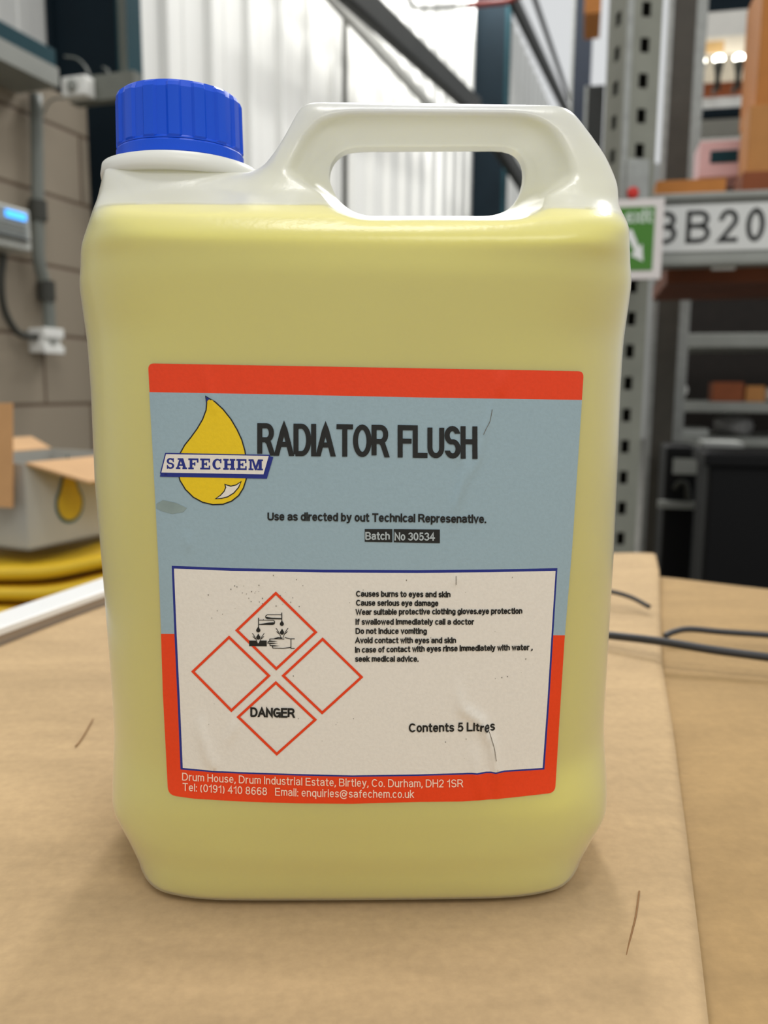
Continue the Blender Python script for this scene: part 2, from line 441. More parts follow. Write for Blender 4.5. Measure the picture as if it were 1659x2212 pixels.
upright('rack_upright', 1424, 2.75, 0.075, 0.10, 'dark rack upright standing between the grey upright and the galvanised post', mat('shade_steel', (70, 66, 58), 0.6, noise=0.12), hole=False)
upright('rack_upright', 1222, 5.2, 0.11, 0.10, 'dark navy rack upright at the top, left of the grey perforated one', mat('navy_paint', (16, 28, 44), 0.5, noise=0.1), hole=False)
def post(px, Y, wid, z0, z1, label, m, rest=None):
    p = at_y(px, 300, Y)
    bm = bmesh.new(); box(bm, 0, wid, 0, wid, z0, z1)
    return tag(obj('shelf_post', bm, m, None, (p[0], p[1], 0), RR, bevel=0.003), label, 'post')
carton('carton', (1262, -60, 1300, 30), 4.2, 0.3, mat('orange_card', (176, 112, 48), 0.7), 'orange brown carton cut off by the top edge, left of the perforated upright', 'carton', flaps=False)

# beam with the location label
Yb = 2.12
a, wb, hb = px_box(1350, 428, 1900, 578, Yb)
beam = empty('rack_beam', a, RR); tag(beam, 'grey rack beam carrying the BB20 location label', 'beam')
bm = bmesh.new(); box(bm, 0, wb, 0, 0.05, 0, hb); box(bm, 0, wb, -0.012, 0.0, hb * 0.90, hb); box(bm, 0, wb, -0.010, 0.0, 0, hb * 0.14)
obj('beam_body', bm, M_grey, beam, bevel=0.004)
bm = bmesh.new(); box(bm, 0.02, wb - 0.02, -0.004, 0.0, hb * 0.2, hb * 0.84); obj('label_strip', bm, mat('label_white', (208, 209, 206), 0.4, noise=0.02), beam)
def el(cx, cy, rx, ry, a0, a1, n=12): return [(cx + rx * math.cos(R(a)), cy + ry * math.sin(R(a))) for a in np.linspace(a0, a1, n)]
XH = 0.73
def bowl(x0, w, a0, a1): return el(x0 + w / 2, XH / 2, w / 2, XH / 2, a0, a1, 14)
GLY = {   # grotesque letters as centre lines: width, strokes; capitals 1 tall
 'A': (.66, [[(0, 0), (.33, 1), (.66, 0)], [(.12, .33), (.54, .33)]]),
 'B': (.56, [[(0, 0), (0, 1), (.3, 1)] + el(.3, .765, .22, .235, 90, -90) + [(0, .53)], [(.28, .53)] + el(.3, .265, .26, .265, 90, -90) + [(0, 0)]]),
 'C': (.6, [el(.31, .5, .31, .5, 42, 318, 20)]),
 'D': (.6, [[(0, 0), (0, 1), (.26, 1)] + el(.26, .5, .34, .5, 90, -90, 16) + [(0, 0)]]),
 'E': (.5, [[(.5, 0), (0, 0), (0, 1), (.49, 1)], [(0, .53), (.45, .53)]]),
 'F': (.48, [[(0, 0), (0, 1), (.48, 1)], [(0, .51), (.42, .51)]]),
 'G': (.64, [el(.32, .5, .32, .5, 42, 330, 20), [(.34, .47), (.64, .47), (.64, 0)]]),
 'H': (.56, [[(0, 0), (0, 1)], [(.56, 0), (.56, 1)], [(0, .53), (.56, .53)]]),
 'I': (.0, [[(0, 0), (0, 1)]]),
 'L': (.46, [[(0, 1), (0, 0), (.46, 0)]]),
 'N': (.56, [[(0, 0), (0, 1), (.56, 0), (.56, 1)]]),
 'O': (.64, [el(.32, .5, .32, .5, 90, 450, 26)]),
 'R': (.58, [[(0, 0), (0, 1), (.32, 1)] + el(.32, .745, .23, .255, 90, -90) + [(0, .49)], [(.3, .49), (.42, .38), (.58, 0)]]),
 'S': (.54, [el(.27, .75, .25, .25, 20, 250, 14) + el(.28, .26, .26, .26, 80, -160, 14)]),
 'T': (.54, [[(0, 1), (.54, 1)], [(.27, 1), (.27, 0)]]),
 'U': (.56, [[(0, 1), (0, .3)] + el(.28, .29, .28, .29, 180, 360) + [(.56, 1)]]),
 'W': (.88, [[(0, 1), (.22, 0), (.44, 1), (.66, 0), (.88, 1)]]),
 'a': (.42, [el(.2, .53, .2, .2, 165, 0, 8) + [(.40, .1), (.44, 0)], [(.4, .44), (.16, .4)] + el(.16, .2, .16, .2, 90, 270) + [(.3, .04), (.4, .16)]]),
 'b': (.42, [[(0, 0), (0, 1)], bowl(0, .42, 180, 540)]),
 'c': (.4, [bowl(0, .42, 40, 320)]),
 'd': (.42, [[(.42, 0), (.42, 1)], bowl(0, .42, 0, 360)]),
 'e': (.42, [[(0, .37), (.42, .37)] + bowl(0, .42, 0, 315)]),
 'f': (.24, [[(.24, 1), (.17, .99), (.1, .9), (.1, 0)], [(0, .71), (.24, .71)]]),
 'g': (.42, [[(.42, .73), (.42, -.08)] + el(.21, -.08, .21, .18, 0, -150), bowl(0, .42, 0, 360)]),
 'h': (.4, [[(0, 0), (0, 1)], el(.2, .5, .2, .23, 180, 0) + [(.4, 0)]]),
 'i': (.0, [[(0, 0), (0, .73)], [(0, .92), (0, 1.02)]]),
 'k': (.38, [[(0, 0), (0, 1)], [(.36, .73), (0, .3)], [(.12, .44), (.38, 0)]]),
 'l': (.0, [[(0, 0), (0, 1)]]),
 'm': (.66, [[(0, 0), (0, .73)], el(.165, .56, .165, .17, 180, 0) + [(.33, 0)], [(.33, .5)] + el(.495, .56, .165, .17, 180, 0) + [(.66, 0)]]),
 'n': (.4, [[(0, 0), (0, .73)], el(.2, .5, .2, .23, 180, 0) + [(.4, 0)]]),
 'o': (.42, [bowl(0, .42, 90, 450)]),
 'p': (.42, [[(0, -.28), (0, .73)], bowl(0, .42, 180, 540)]),
 'q': (.42, [[(.42, -.28), (.42, .73)], bowl(0, .42, 0, 360)]),
 'r': (.22, [[(0, 0), (0, .73)], [(0, .48), (.06, .66), (.22, .72)]]),
 's': (.36, [el(.18, .545, .17, .185, 20, 255, 10) + el(.18, .185, .18, .185, 80, -160, 10)]),
 't': (.24, [[(.1, .95), (.1, .12), (.15, .01), (.25, .01)], [(0, .71), (.24, .71)]]),
 'u': (.4, [[(0, .73), (0, .22)] + el(.2, .21, .2, .21, 180, 360), [(.4, .73), (.4, 0)]]),
 'v': (.4, [[(0, .73), (.2, 0), (.4, .73)]]),
 'w': (.62, [[(0, .73), (.155, 0), (.31, .73), (.465, 0), (.62, .73)]]),
 'x': (.4, [[(0, .73), (.4, 0)], [(.4, .73), (0, 0)]]),
 'y': (.4, [[(0, .73), (.2, .04)], [(.4, .73), (.18, -.12), (.1, -.25), (0, -.26)]]),
 '0': (.46, [el(.23, .5, .23, .5, 90, 450, 24)]),
 '1': (.26, [[(0, .76), (.14, .82), (.24, 1), (.24, 0)]]),
 '2': (.46, [el(.23, .72, .23, .28, 170, -25, 12) + [(0, 0), (.47, 0)]]),
 '3': (.46, [el(.23, .76, .21, .24, 160, -80, 12), el(.22, .27, .25, .27, 88, -160, 14)]),
 '4': (.48, [[(.36, 0), (.36, 1), (0, .3), (.5, .3)]]),
 '5': (.46, [[(.44, 1), (.1, 1), (.04, .5)] + el(.22, .32, .24, .32, 130, -155, 14)]),
 '6': (.46, [el(.24, .3, .22, .3, 90, 450, 18), el(.27, .5, .26, .5, 50, 190, 10)]),
 '8': (.46, [el(.23, .76, .2, .24, 90, 450, 18), el(.23, .265, .23, .265, 90, 450, 18)]),
 '9': (.46, [el(.22, .7, .22, .3, 90, 450, 18), el(.19, .5, .26, .5, 10, -130, 10)]),
 '.': (.0, [[(0, 0), (0, .03)]]), ',': (.0, [[(.02, .06), (.02, -.03), (-.04, -.16)]]), ':': (.0, [[(0, 0), (0, .03)], [(0, .6), (0, .63)]]),
 '(': (.14, [el(.3, .4, .3, .68, 130, 230, 8)]), ')': (.14, [el(-.16, .4, .3, .68, 50, -50, 8)]),
 '@': (.9, [el(.45, .36, .45, .58, -50, -330, 22) + [(.72, .2), (.66, .6)], el(.45, .37, .2, .25, 0, 360, 14)]),
}
def layout(s, gap=0.235):
    x, out = 0.0, []
    for ch in s:
        if ch == ' ': x += 0.30; continue
        w_, st_ = GLY[ch]
        out += [[(x + u, v) for u, v in p_] for p_ in st_]
        x += w_ + gap
    return out, x - gap
def ribbon(P, wd, closed=False, cap=0.5):
    P = np.array(P, float); n = len(P); V2, T = [], []
    if not closed and n > 1 and cap:
        P[0] = P[0] + (P[0] - P[1]) / max(np.linalg.norm(P[0] - P[1]), 1e-9) * wd * cap
        P[-1] = P[-1] + (P[-1] - P[-2]) / max(np.linalg.norm(P[-1] - P[-2]), 1e-9) * wd * cap
    for i in range(n):
        a = P[i - 1] if (closed or i > 0) else P[0]; b_ = P[(i + 1) % n] if (closed or i < n - 1) else P[-1]
        d1, d2 = P[i] - a, b_ - P[i]
        l1, l2 = np.linalg.norm(d1), np.linalg.norm(d2)
        d1 = d1 / l1 if l1 > 1e-9 else d2 / max(l2, 1e-9); d2 = d2 / l2 if l2 > 1e-9 else d1
        m1_, m2_ = np.array([-d1[1], d1[0]]), np.array([-d2[1], d2[0]])
        m_ = m1_ + m2_; m_ = m_ / max(np.linalg.norm(m_), 1e-9); m_ = m_ / max(0.45, m_ @ m1_)
        va, vb = P[i] + m_ * wd / 2, P[i] - m_ * wd / 2
        if not closed and i in (0, n - 1) and cap and 0.12 < abs(d1[0]) < 0.9:      # slanted ends are cut level
            va = va + d1 * ((P[i][1] - va[1]) / d1[1]); vb = vb + d1 * ((P[i][1] - vb[1]) / d1[1])
        V2 += [va, vb]
    for i in range(n if closed else n - 1):
        j = (i + 1) % n
        T += [(2 * i, 2 * i + 1, 2 * j + 1), (2 * i, 2 * j + 1, 2 * j)]
    return np.array(V2), T
def dedupe(P):
    out = [P[0]]
    for p_ in P[1:]:
        if abs(p_[0] - out[-1][0]) + abs(p_[1] - out[-1][1]) > 1e-6: out.append(p_)
    return out
def flat_text(name, s, parent, x0, x1, z0, hh, y, m, wt=0.14):
    lines, W = layout(s)
    wd = wt * hh
    bm = bmesh.new()
    for ln in lines:
        q = dedupe([(x0 + wd / 2 + (x1 - x0 - wd) * (u / W), z0 + wd / 2 + v * (hh - wd)) for u, v in ln])
        V2, T = ribbon(q, wd)
        vs = [bm.verts.new((p_[0], y, p_[1])) for p_ in V2]
        for t in T:
            f = bm.faces.new([vs[i] for i in t])
    return obj(name, bm, m, parent)
M_ink = mat('black_ink', (26, 28, 26), 0.5, noise=0.05)
k = wb / 550.0
for ch, xa, xb in (('B', 1405, 1452), ('B', 1470, 1519), ('2', 1535, 1573), ('0', 1588, 1625)):
    flat_text('code_letter', ch, beam, (xa - 1350) * k, (xb - 1350) * k, hb * 0.31, hb * 0.455, -0.0046, M_ink, 0.15)
bm = bmesh.new()
for q in range(12): box(bm, (1652 + q * 7) * k - 1350 * k, (1656 + q * 7) * k - 1350 * k, -0.0046, -0.004, hb * 0.3, hb * 0.8)
obj('bar_code', bm, M_grey, beam)

# exit sign on the upright
Ys = 1.93
a, ws_, hs_ = px_box(1262, 436, 1424, 606, Ys)
root = empty('exit_sign', a, RR); tag(root, 'green and white exit sign fixed to the perforated upright', 'sign')
bm = bmesh.new(); box(bm, 0, ws_, -0.004, 0.004, 0, hs_); obj('sign_board', bm, mat('sign_white', (214, 208, 206), 0.4, noise=0.02), root)
bm = bmesh.new(); box(bm, ws_ * 0.08, ws_ * 0.885, -0.0055, -0.004, hs_ * 0.11, hs_ * 0.90); obj('green_panel', bm, mat('sign_green', (64, 122, 32), 0.4, noise=0.03), root)
bm = bmesh.new(); box(bm, ws_ * 0.52, ws_ * 0.9, 0.004, 0.075, hs_ * 0.4, hs_ * 0.6); obj('fixing_clip', bm, M_gal, root)
M_sw = mat('sign_lettering', (190, 205, 190), 0.4, noise=0.02)
flat_text('lettering', 'exit', root, ws_ * 0.50, ws_ * 0.85, hs_ * 0.70, hs_ * 0.17, -0.0062, M_sw, 0.2)
bm = bmesh.new()
pl = [(0.50, 0.62), (0.60, 0.62), (0.70, 0.40), (0.74, 0.44), (0.76, 0.22), (0.60, 0.30), (0.645, 0.355), (0.56, 0.50), (0.50, 0.50)]
vs = [bm.verts.new((ws_ * x, -0.0062, hs_ * z)) for x, z in pl]; bm.faces.new(vs)
obj('arrow', bm, mat('arrow_white', (224, 226, 224), 0.4, noise=0.02), root)

# goods and shelves above the beam
M_or = mat('orange_card', (176, 112, 48), 0.7)
M_br = mat('brown_card', (176, 122, 66), 0.75, noise=0.06)
M_rb = mat('red_brown_card', (128, 66, 30), 0.7)
zdeck = at_y(1500, 428, 2.13)[2]
carton('carton', (1416, 392, 1556, 427), 2.16, 0.25, M_or, 'flat orange brown carton on the BB20 beam, below the galvanised post', 'carton', flaps=False, rest=zdeck)
carton('carton', (1601, 372, 1720, 427), 2.17, 0.25, M_rb, 'dark red brown carton at the right edge on the BB20 beam', 'carton', flaps=False, rest=zdeck)
ztop = at_y(1650, 372, 2.17)[2]
carton('carton', (1612, 228, 1720, 372), 2.19, 0.12, M_br, 'tan carton in the middle of the stack at the right edge', 'carton', flaps=False, rest=ztop)
carton('carton', (1632, -60, 1760, 226), 2.20, 0.22, M_or, 'tall orange brown carton topmost at the upper right edge', 'carton', flaps=False, rest=at_y(1650, 228, 2.19)[2])
bm = bmesh.new(); a, wd, ht = px_box(1564, 398, 1584, 427, 2.15); box(bm, 0, wd, 0, 0.08, 0, ht); 
tag(obj('dark_slot_block', bm, mat('slot_dark_brown', (70, 36, 20), 0.7), None, (a[0], a[1], zdeck), RR), 'dark block added for the dark slot between the flat cartons on the beam', 'block')  # dark filler put in as the dark gap between the cartons
# deck of boards under the beam
a, wd, ht = px_box(1440, 578, 1900, 612, 2.2)
bm = bmesh.new()
for q in range(3): box(bm, 0, wd, 0.01 + q * 0.15, 0.14 + q * 0.15, 0, ht)
tag(obj('wooden_deck', bm, mat('dark_pallet_wood', (104, 54, 26), 0.8, noise=0.2, scale=8), None, a, RR), 'dark reddish wooden boards under the BB20 beam', 'boards')
bm = bmesh.new(); a, wd, ht = px_box(1536, 566, 1584, 584, 2.1); box(bm, 0, wd, -0.006, 0, 0, ht)
tag(obj('small_tag', bm, M_white, None, a, RR), 'small white tag clipped under the BB20 beam', 'tag')

upright('rack_upright', 1254, 4.5, 0.09, 0.09, 'black rack upright between the navy one and the grey perforated one', mat('black_steel', (26, 28, 25), 0.6), hole=False, ht=2.45)
post(1480, 3.0, 0.05, 0, 4.6, 'galvanised perforated post between the dark upright and the lit shelves', M_gal)
Y2 = 3.35
a, wd, ht = px_box(1490, -60, 1800, 42, Y2)
bm = bmesh.new(); box(bm, 0, wd, 0, 0.06, ht * 0.55, ht * 1.0); box(bm, 0, wd, -0.01, 0, ht * 0.1, ht * 0.62)
tag(obj('rack_beam', bm, M_teal, None, a, RR, bevel=0.004), 'dark teal rack beam at the top right, over the three lamps', 'beam')
bm = bmesh.new(); a, wd, ht = px_box(1480, -100, 1850, 440, 4.3); box(bm, 0, wd, 0, 0.03, 0, ht)
tag(obj('partition_panel', bm, mat('pale_panel', (196, 194, 188), 0.6, noise=0.03), None, a, RR), 'pale grey partition panel behind the shelves at the upper right', 'panel')
carton('storage_box', (1500, 84, 1640, 122), 3.3, 0.3, mat('pale_box', (224, 214, 196), 0.6), 'pale flat box with a tan end above the three lamps', 'box', flaps=False, tape=(0.0, 0.42, 0.1, 0.75, mat('tan_tape', (205, 168, 112), 0.6)), rest=at_y(1550, 122, 3.3)[2])
carton('tool_board', (1494, 134, 1640, 208), 3.62, 0.05, M_rb, 'red brown board behind the three small lamps', 'board', flaps=False)
zsh = at_y(1550, 218, 3.3)[2]
a, wd, ht = px_box(1490, 216, 1800, 256, 3.3)
root = empty('shelf_ledge', a, RR); tag(root, 'pale shelf ledge with a dark teal lip below the lamps', 'shelf')
bm = bmesh.new(); box(bm, 0, wd, 0, 0.4, ht * 0.45, ht); obj('shelf_board', bm, M_white, root)
bm = bmesh.new(); box(bm, 0, wd, -0.006, 0.03, 0, ht * 0.42); obj('front_lip', bm, M_teal, root)
M_lamp = mat('lamp_glow', (255, 250, 235), 0.3, emit=9)
for i, (x, y) in enumerate(((1513, 132), (1553, 127), (1597, 125))):
    p = at_y(x, y, 3.22)
    root = empty('display_lamp', p, RR)
    tag(root, ('leftmost', 'middle', 'rightmost')[i] + ' of the three small bright lamps before the red brown board', 'lamp', 'three bright lamps at the upper right')
    bm = bmesh.new(); bmesh.ops.create_uvsphere(bm, u_segments=16, v_segments=10, radius=0.015); bmesh.ops.scale(bm, vec=(1.3, 1, 0.9), verts=bm.verts); obj('bulb', bm, M_lamp, root, smooth=True)
    bm = bmesh.new(); lathe(bm, [(0.012, -0.105), (0.010, -0.06), (0.016, -0.03), (0.022, -0.012)], 14); obj('lamp_stem', bm, M_dgrey, root, smooth=True)
    bm = bmesh.new(); box(bm, -0.006, 0.006, 0.0, 0.10, -0.09, -0.075); obj('bracket', bm, M_dgrey, root)
carton('storage_box', (1508, 306, 1600, 384), 2.4, 0.12, mat('pink_card', (214, 178, 180), 0.6, noise=0.02), 'pale pink box with a dark teal label on the beam goods', 'box', flaps=False, tape=(0.25, 0.88, 0.38, 0.72, M_teal2))

# lower bay
M_dark = mat('dark_shade_board', (40, 36, 32), 0.8, noise=0.15)
bm = bmesh.new(); a, wd, ht = px_box(1380, 600, 1950, 1500, 3.9); box(bm, 0, wd, 0, 0.05, 0, a[2] * 0 + ht)  # dark sheet put in for the shade behind the shelves
tag(obj('bay_shade_panel', bm, mat('bay_shade_brown', (32, 26, 22), 0.8, noise=0.15), None, (a[0], a[1], max(0.0, a[2])), RR), 'dark brown panel added for the shade at the back of the lower rack bay', 'panel')
Y3 = 3.2
sh = empty('steel_shelving', (0, 0, 0)); 
a, wd, _ = px_box(1436, 700, 1900, 720, Y3)
sh.location = (a[0], a[1], 0); sh.rotation_euler = (0, 0, RR)
tag(sh, 'grey steel shelving unit in the dark lower rack bay', 'shelving')
zz = lambda y: at_y(1550, y, Y3)[2]
for x in (0.0, wd - 0.04):
    for y in (0.0, 0.42):
        bm = bmesh.new(); box(bm, x, x + 0.036, y, y + 0.036, 0, zz(724)); obj('shelf_leg', bm, M_grey, sh, bevel=0.003)
def shelf(z0, z1, nm='shelf'):
    bm = bmesh.new(); box(bm, 0.001, wd - 0.005, -0.004, 0.455, z0, z1); obj(nm, bm, M_grey, sh, bevel=0.004)
shelf(zz(752), zz(722), 'top_rail'); shelf(zz(890), zz(868)); shelf(zz(962), zz(944))
bm = bmesh.new(); box(bm, -0.012, 0.05, -0.012, 0.0, zz(768), zz(726)); tag(obj('corner_bracket', bm, mat('pale_green', (120, 150, 136), 0.5), sh, bevel=0.004), 'pale green corner bracket')
zs = zz(868) + 0.001; zl = zz(944) + 0.001
def blob(name, rect, Y, dep, m, label, cat, rest, seed=0, amp=0.12, sub=3):
    a, wd, ht = px_box(*rect, Y)
    ht += a[2] - rest
    bm = bmesh.new(); bmesh.ops.create_icosphere(bm, subdivisions=sub, radius=1)
    rr = random.Random(seed)
    ph_ = [rr.uniform(0, 6) for _ in range(6)]
    for v in bm.verts:
        c = v.co.copy()
        k = 1 + amp * (math.sin(4 * c.x + ph_[0]) * math.sin(5 * c.z + ph_[1]) + 0.6 * math.sin(9 * c.y + ph_[2] + 4 * c.x) + 0.5 * math.sin(11 * c.z + ph_[3] + 5 * c.x))
        v.co = Vector((c.x * k * wd / 2, c.y * k * dep / 2, max(c.z * k, -0.82) * ht / 1.82 + 0.82 * ht / 1.82))
    return tag(obj(name, bm, m, None, (a[0] + wd / 2, a[1] + dep / 2 + 0.02, rest), RR, smooth=True), label, cat)
blob('crumpled_bag', (1452, 824, 1496, 868), Y3 + 0.02, 0.08, M_white, 'small crumpled white bag at the left end of the shelf', 'bag', zs, 3)
carton('storage_box', (1538, 828, 1602, 868), Y3 + 0.02, 0.1, M_rb, 'dark brown box with a paler lid on the shelf', 'box', rest=zs)
carton('storage_box', (1610, 836, 1650, 868), Y3 + 0.03, 0.1, M_br, 'small tan box right of the dark brown box on the shelf', 'box', rest=zs)
blob('crumpled_bag', (1664, 838, 1700, 868), Y3 + 0.01, 0.08, M_white, 'white bag on the shelf cut by the right edge', 'bag', zs, 5)
blob('plastic_bag', (1568, 896, 1652, 946), Y3 + 0.0, 0.2, mat('clear_bag', (150, 148, 146), 0.3, noise=0.15, scale=25), 'grey translucent plastic bag on the lower shelf', 'bag', zl, 9, 0.08)
carton('paper_stack', (1464, 926, 1526, 944), Y3 + 0.02, 0.2, mat('grey_paper', (168, 170, 166), 0.7), 'low pile of grey paper at the left end of the lower shelf', 'paper', flaps=False, rest=zl)
carton('paper_stack', (1520, 956, 1600, 976), 2.6, 0.15, mat('grey_paper', (168, 170, 166), 0.7), 'grey sheet pack on top of the black crate', 'paper', flaps=False)
for y, g in ((830, 'upper'), (860, 'lower')):
    p = at_y(1414, y, 2.85)
    bm = bmesh.new(); bmesh.ops.create_uvsphere(bm, u_segments=14, v_segments=8, radius=0.013)
    tag(obj('blue_cap', bm, mat('cap_blue', (30, 90, 170), 0.4), None, p, 0, smooth=True), g + ' of two small blue caps left of the shelf leg', 'cap', 'two blue caps')
# black tub with label, black crate
a, wd2, ht2 = px_box(1424, 962, 1506, 1240, 2.47)
tub = empty('black_tub', (a[0], a[1], 0), RR); tag(tub, 'black tub with a grey label left of the big black crate', 'tub')
zt = at_y(1470, 962, 2.5)[2]; kk = wd2 / 82.0
bm = bmesh.new(); box(bm, 0, wd2 - 0.002, 0, 0.2, 0, zt); obj('tub_body', bm, M_black, tub, bevel=0.01)
zz2 = lambda y: at_y(1470, y, 2.5)[2]
bm = bmesh.new(); box(bm, 19 * kk, 79 * kk, -0.003, 0, zz2(1021), zz2(988)); obj('tub_label', bm, M_grey, tub)
bm = bmesh.new(); tube(bm, spline([(25 * kk, -0.015, zz2(1052)), (36 * kk, -0.02, zz2(1038)), (52 * kk, -0.02, zz2(1042)), (60 * kk, -0.015, zz2(1076))], 8), 0.008, 8); obj('tub_handle', bm, M_dgrey, tub, smooth=True)
bm = bmesh.new(); box(bm, -14 * kk, 84 * kk, -0.03, 0, zz2(1092), zz2(1078)); obj('tub_ledge', bm, M_grey, tub)
a, wd3, ht3 = px_box(1516, 978, 1900, 1240, 2.1)
cra = empty('black_crate', (a[0], a[1], 0), RR); tag(cra, 'big black crate filling the lower right behind the cardboard', 'crate')
zc = at_y(1600, 978, 2.1)[2]
bm = bmesh.new(); box(bm, 0, wd3, 0, 0.22, 0, zc - 0.03); obj('crate_body', bm, M_black, cra, bevel=0.01)
bm = bmesh.new(); box(bm, -0.012, wd3 + 0.012, -0.012, 0.232, zc - 0.035, zc); obj('crate_rim', bm, M_black, cra, bevel=0.006)

# ------------------------------------------------------------------ carton and yellow trays at the left
YL = 1.25
zL = at_y(60, 1190, YL)[2]
a = at_y(62, 1190, YL); e = at_y(300, 1150, YL + 0.22)
ang = math.atan2(e[1] - a[1], e[0] - a[0])
wc = 0.24; hc = at_y(45, 1002, YL)[2] - zL; dc = 0.2
M_wcard = mat('white_card', (172, 170, 162), 0.65, noise=0.03)
M_card = mat('inner_card', (196, 156, 112), 0.8, noise=0.06)
root = empty('open_carton', (a[0], a[1], zL), ang)
tag(root, 'open white carton with brown flaps and a yellow drop print', 'carton')
bm = bmesh.new(); t = 0.004
for bx in ((0, wc, 0, t), (0, wc, dc - t, dc), (0, t, t, dc - t), (wc - t, wc, t, dc - t)): box(bm, *bx, 0, hc)
box(bm, 0, wc, 0, dc, 0, t)
obj('box_body', bm, M_wcard, root)
def flap(p, q, r_, s_, m, nm='flap'):
    bm = bmesh.new(); v = [bm.verts.new(x) for x in (p, q, r_, s_)]; bm.faces.new(v)
    o = obj(nm, bm, m, root); so = o.modifiers.new('thick', 'SOLIDIFY'); so.thickness = 0.004; so.offset = 0
flap((0.003, 0, hc), (wc, 0, hc), (wc - 0.01, -0.075, hc - 0.028), (0.055, -0.075, hc - 0.03), M_card)
ca, sa = math.cos(ang), math.sin(ang)
def to_box(px, py, Y):
    p_ = at_y(px, py, Y) - np.array([a[0], a[1], zL]); return (p_[0] * ca + p_[1] * sa, -p_[0] * sa + p_[1] * ca, p_[2])
flap(to_box(-80, 872, 1.24), to_box(27, 870, 1.24), to_box(28, 1097, 1.235), to_box(-80, 1090, 1.235), mat('tan_flap', (198, 150, 100), 0.8, noise=0.05))
flap((0.003, dc, hc), (wc, dc, hc), (wc, dc + 0.05, hc + 0.02), (0.003, dc + 0.05, hc + 0.02), M_card)
bm = bmesh.new()
cx_, cz_ = 0.085, hc * 0.50
def drop_pts(sc_):
    return [(cx_ + sc_ * x, cz_ + sc_ * z) for x, z in [(0.0, 1.9)] + [(0.75 * math.sin(q), -0.1 - 0.8 * math.cos(q)) for q in np.linspace(2.3, -2.3, 24)]]
for sc_, y, mi in ((0.040, -0.0012, 0), (0.034, -0.002, 1)):
    bm.faces.new([bm.verts.new((x, y, z)) for x, z in drop_pts(sc_)]).material_index = mi
obj('drop_print', bm, [mat('print_teal', (40, 84, 84), 0.6), mat('print_yellow', (190, 158, 30), 0.6)], root)

M_yel = mat('yellow_plastic', (226, 186, 40), 0.35, noise=0.04)
def tray(z_off, y_off, th, phs, amp, label):
    nx, ny = 48, 10
    c0_ = at_y(-140, 1200, 1.19 + y_off)
    bm = bmesh.new(); T, B = {}, {}
    L, Wd = 0.62, 0.42
    for i in range(nx + 1):
        for j in range(ny + 1):
            x = L * i / nx; y = Wd * j / ny
            z = amp * math.tanh((x - 0.180 - phs) * 18) + 0.003 * math.sin(x * 26 + phs * 40)
            lip = 0.006 * (1 - smooth(0, 0.06, y)) - 0.004 * (1 - smooth(0.0, 0.012, y))
            T[i, j] = bm.verts.new((x, y, z + lip)); B[i, j] = bm.verts.new((x, y + (0.006 if j == 0 else 0), z - th))
    for i in range(nx):
        for j in range(ny):
            bm.faces.new((T[i, j], T[i + 1, j], T[i + 1, j + 1], T[i, j + 1])); bm.faces.new((B[i, j], B[i, j + 1], B[i + 1, j + 1], B[i + 1, j]))
    for i in range(nx):
        bm.faces.new((T[i, 0], B[i, 0], B[i + 1, 0], T[i + 1, 0])); bm.faces.new((T[i, ny], T[i + 1, ny], B[i + 1, ny], B[i, ny]))
    for j in range(ny):
        bm.faces.new((T[0, j], T[0, j + 1], B[0, j + 1], B[0, j])); bm.faces.new((T[nx, j], B[nx, j], B[nx, j + 1], T[nx, j + 1]))
    return tag(obj('yellow_tray', bm, M_yel, None, (c0_[0], c0_[1], zL + z_off), R(12), smooth=True), label, 'tray', 'stacked yellow trays')
def smooth(a, b, x):
    t = min(1, max(0, (x - a) / (b - a))); return t * t * (3 - 2 * t)
tray(-0.016, 0.0, 0.014, 0.00, 0.010, 'topmost yellow tray of the stack, under the open carton')
tray(-0.044, -0.010, 0.014, 0.012, 0.009, 'middle yellow tray of the stack behind the white plank')
tray(-0.072, -0.020, 0.014, 0.024, 0.008, 'lowest yellow tray of the stack behind the white plank')
c0_ = at_y(-140, 1200, 1.19)
bm = bmesh.new(); box(bm, 0, 0.62, 0, 0.42, 0, zL - 0.125)
tag(obj('yellow_crate', bm, mat('deep_yellow', (206, 160, 28), 0.45), None, (c0_[0] - 0.0, c0_[1] + 0.0, 0), R(12), bevel=0.02), 'yellow crate standing under the stacked yellow trays', 'crate')

# ------------------------------------------------------------------ packing bench and cardboard
BR = -A
p0, p1 = at_z(0, 1395, TZ), at_z(220, 1310, TZ)
bd = (p1 - p0)[:2] / np.linalg.norm((p1 - p0)[:2])
bn = np.array([bd[1], -bd[0]])
def bench_pt(u, v): return p0[:2] + bn * u + bd * v
outer = at_z(0, 1322, TZ + 0.012)
W_PL = -np.dot((outer - p0)[:2], bn)
ff = at_z(1412, 1203, TZ + 0.004)
vfar = np.dot((ff - p0)[:2], bd)
bench = empty('packing_bench', (0, 0, 0)); tag(bench, 'packing bench under the cardboard sheets', 'bench')
bm = bmesh.new(); prism(bm, [bench_pt(-W_PL - 0.005, -1.1), bench_pt(1.25, -1.1), bench_pt(1.25, 0.30), bench_pt(0.62, vfar - 0.10), bench_pt(-W_PL - 0.005, vfar - 0.06)], TZ - 0.045, TZ - 0.0125)
obj('bench_top', bm, mat('bench_board', (190, 186, 176), 0.5), bench, bevel=0.003)
for u, v in ((0.0, -1.0), (1.15, -1.0), (0.0, 0.30), (1.0, 0.18)):
    q = bench_pt(u, v); bm = bmesh.new(); box(bm, q[0] - 0.03, q[0] + 0.03, q[1] - 0.03, q[1] + 0.03, 0, TZ - 0.045); obj('bench_leg', bm, M_dgrey, bench)
pl = empty('white_plank', (0, 0, 0)); tag(pl, 'white laminated plank along the left edge of the bench', 'plank')
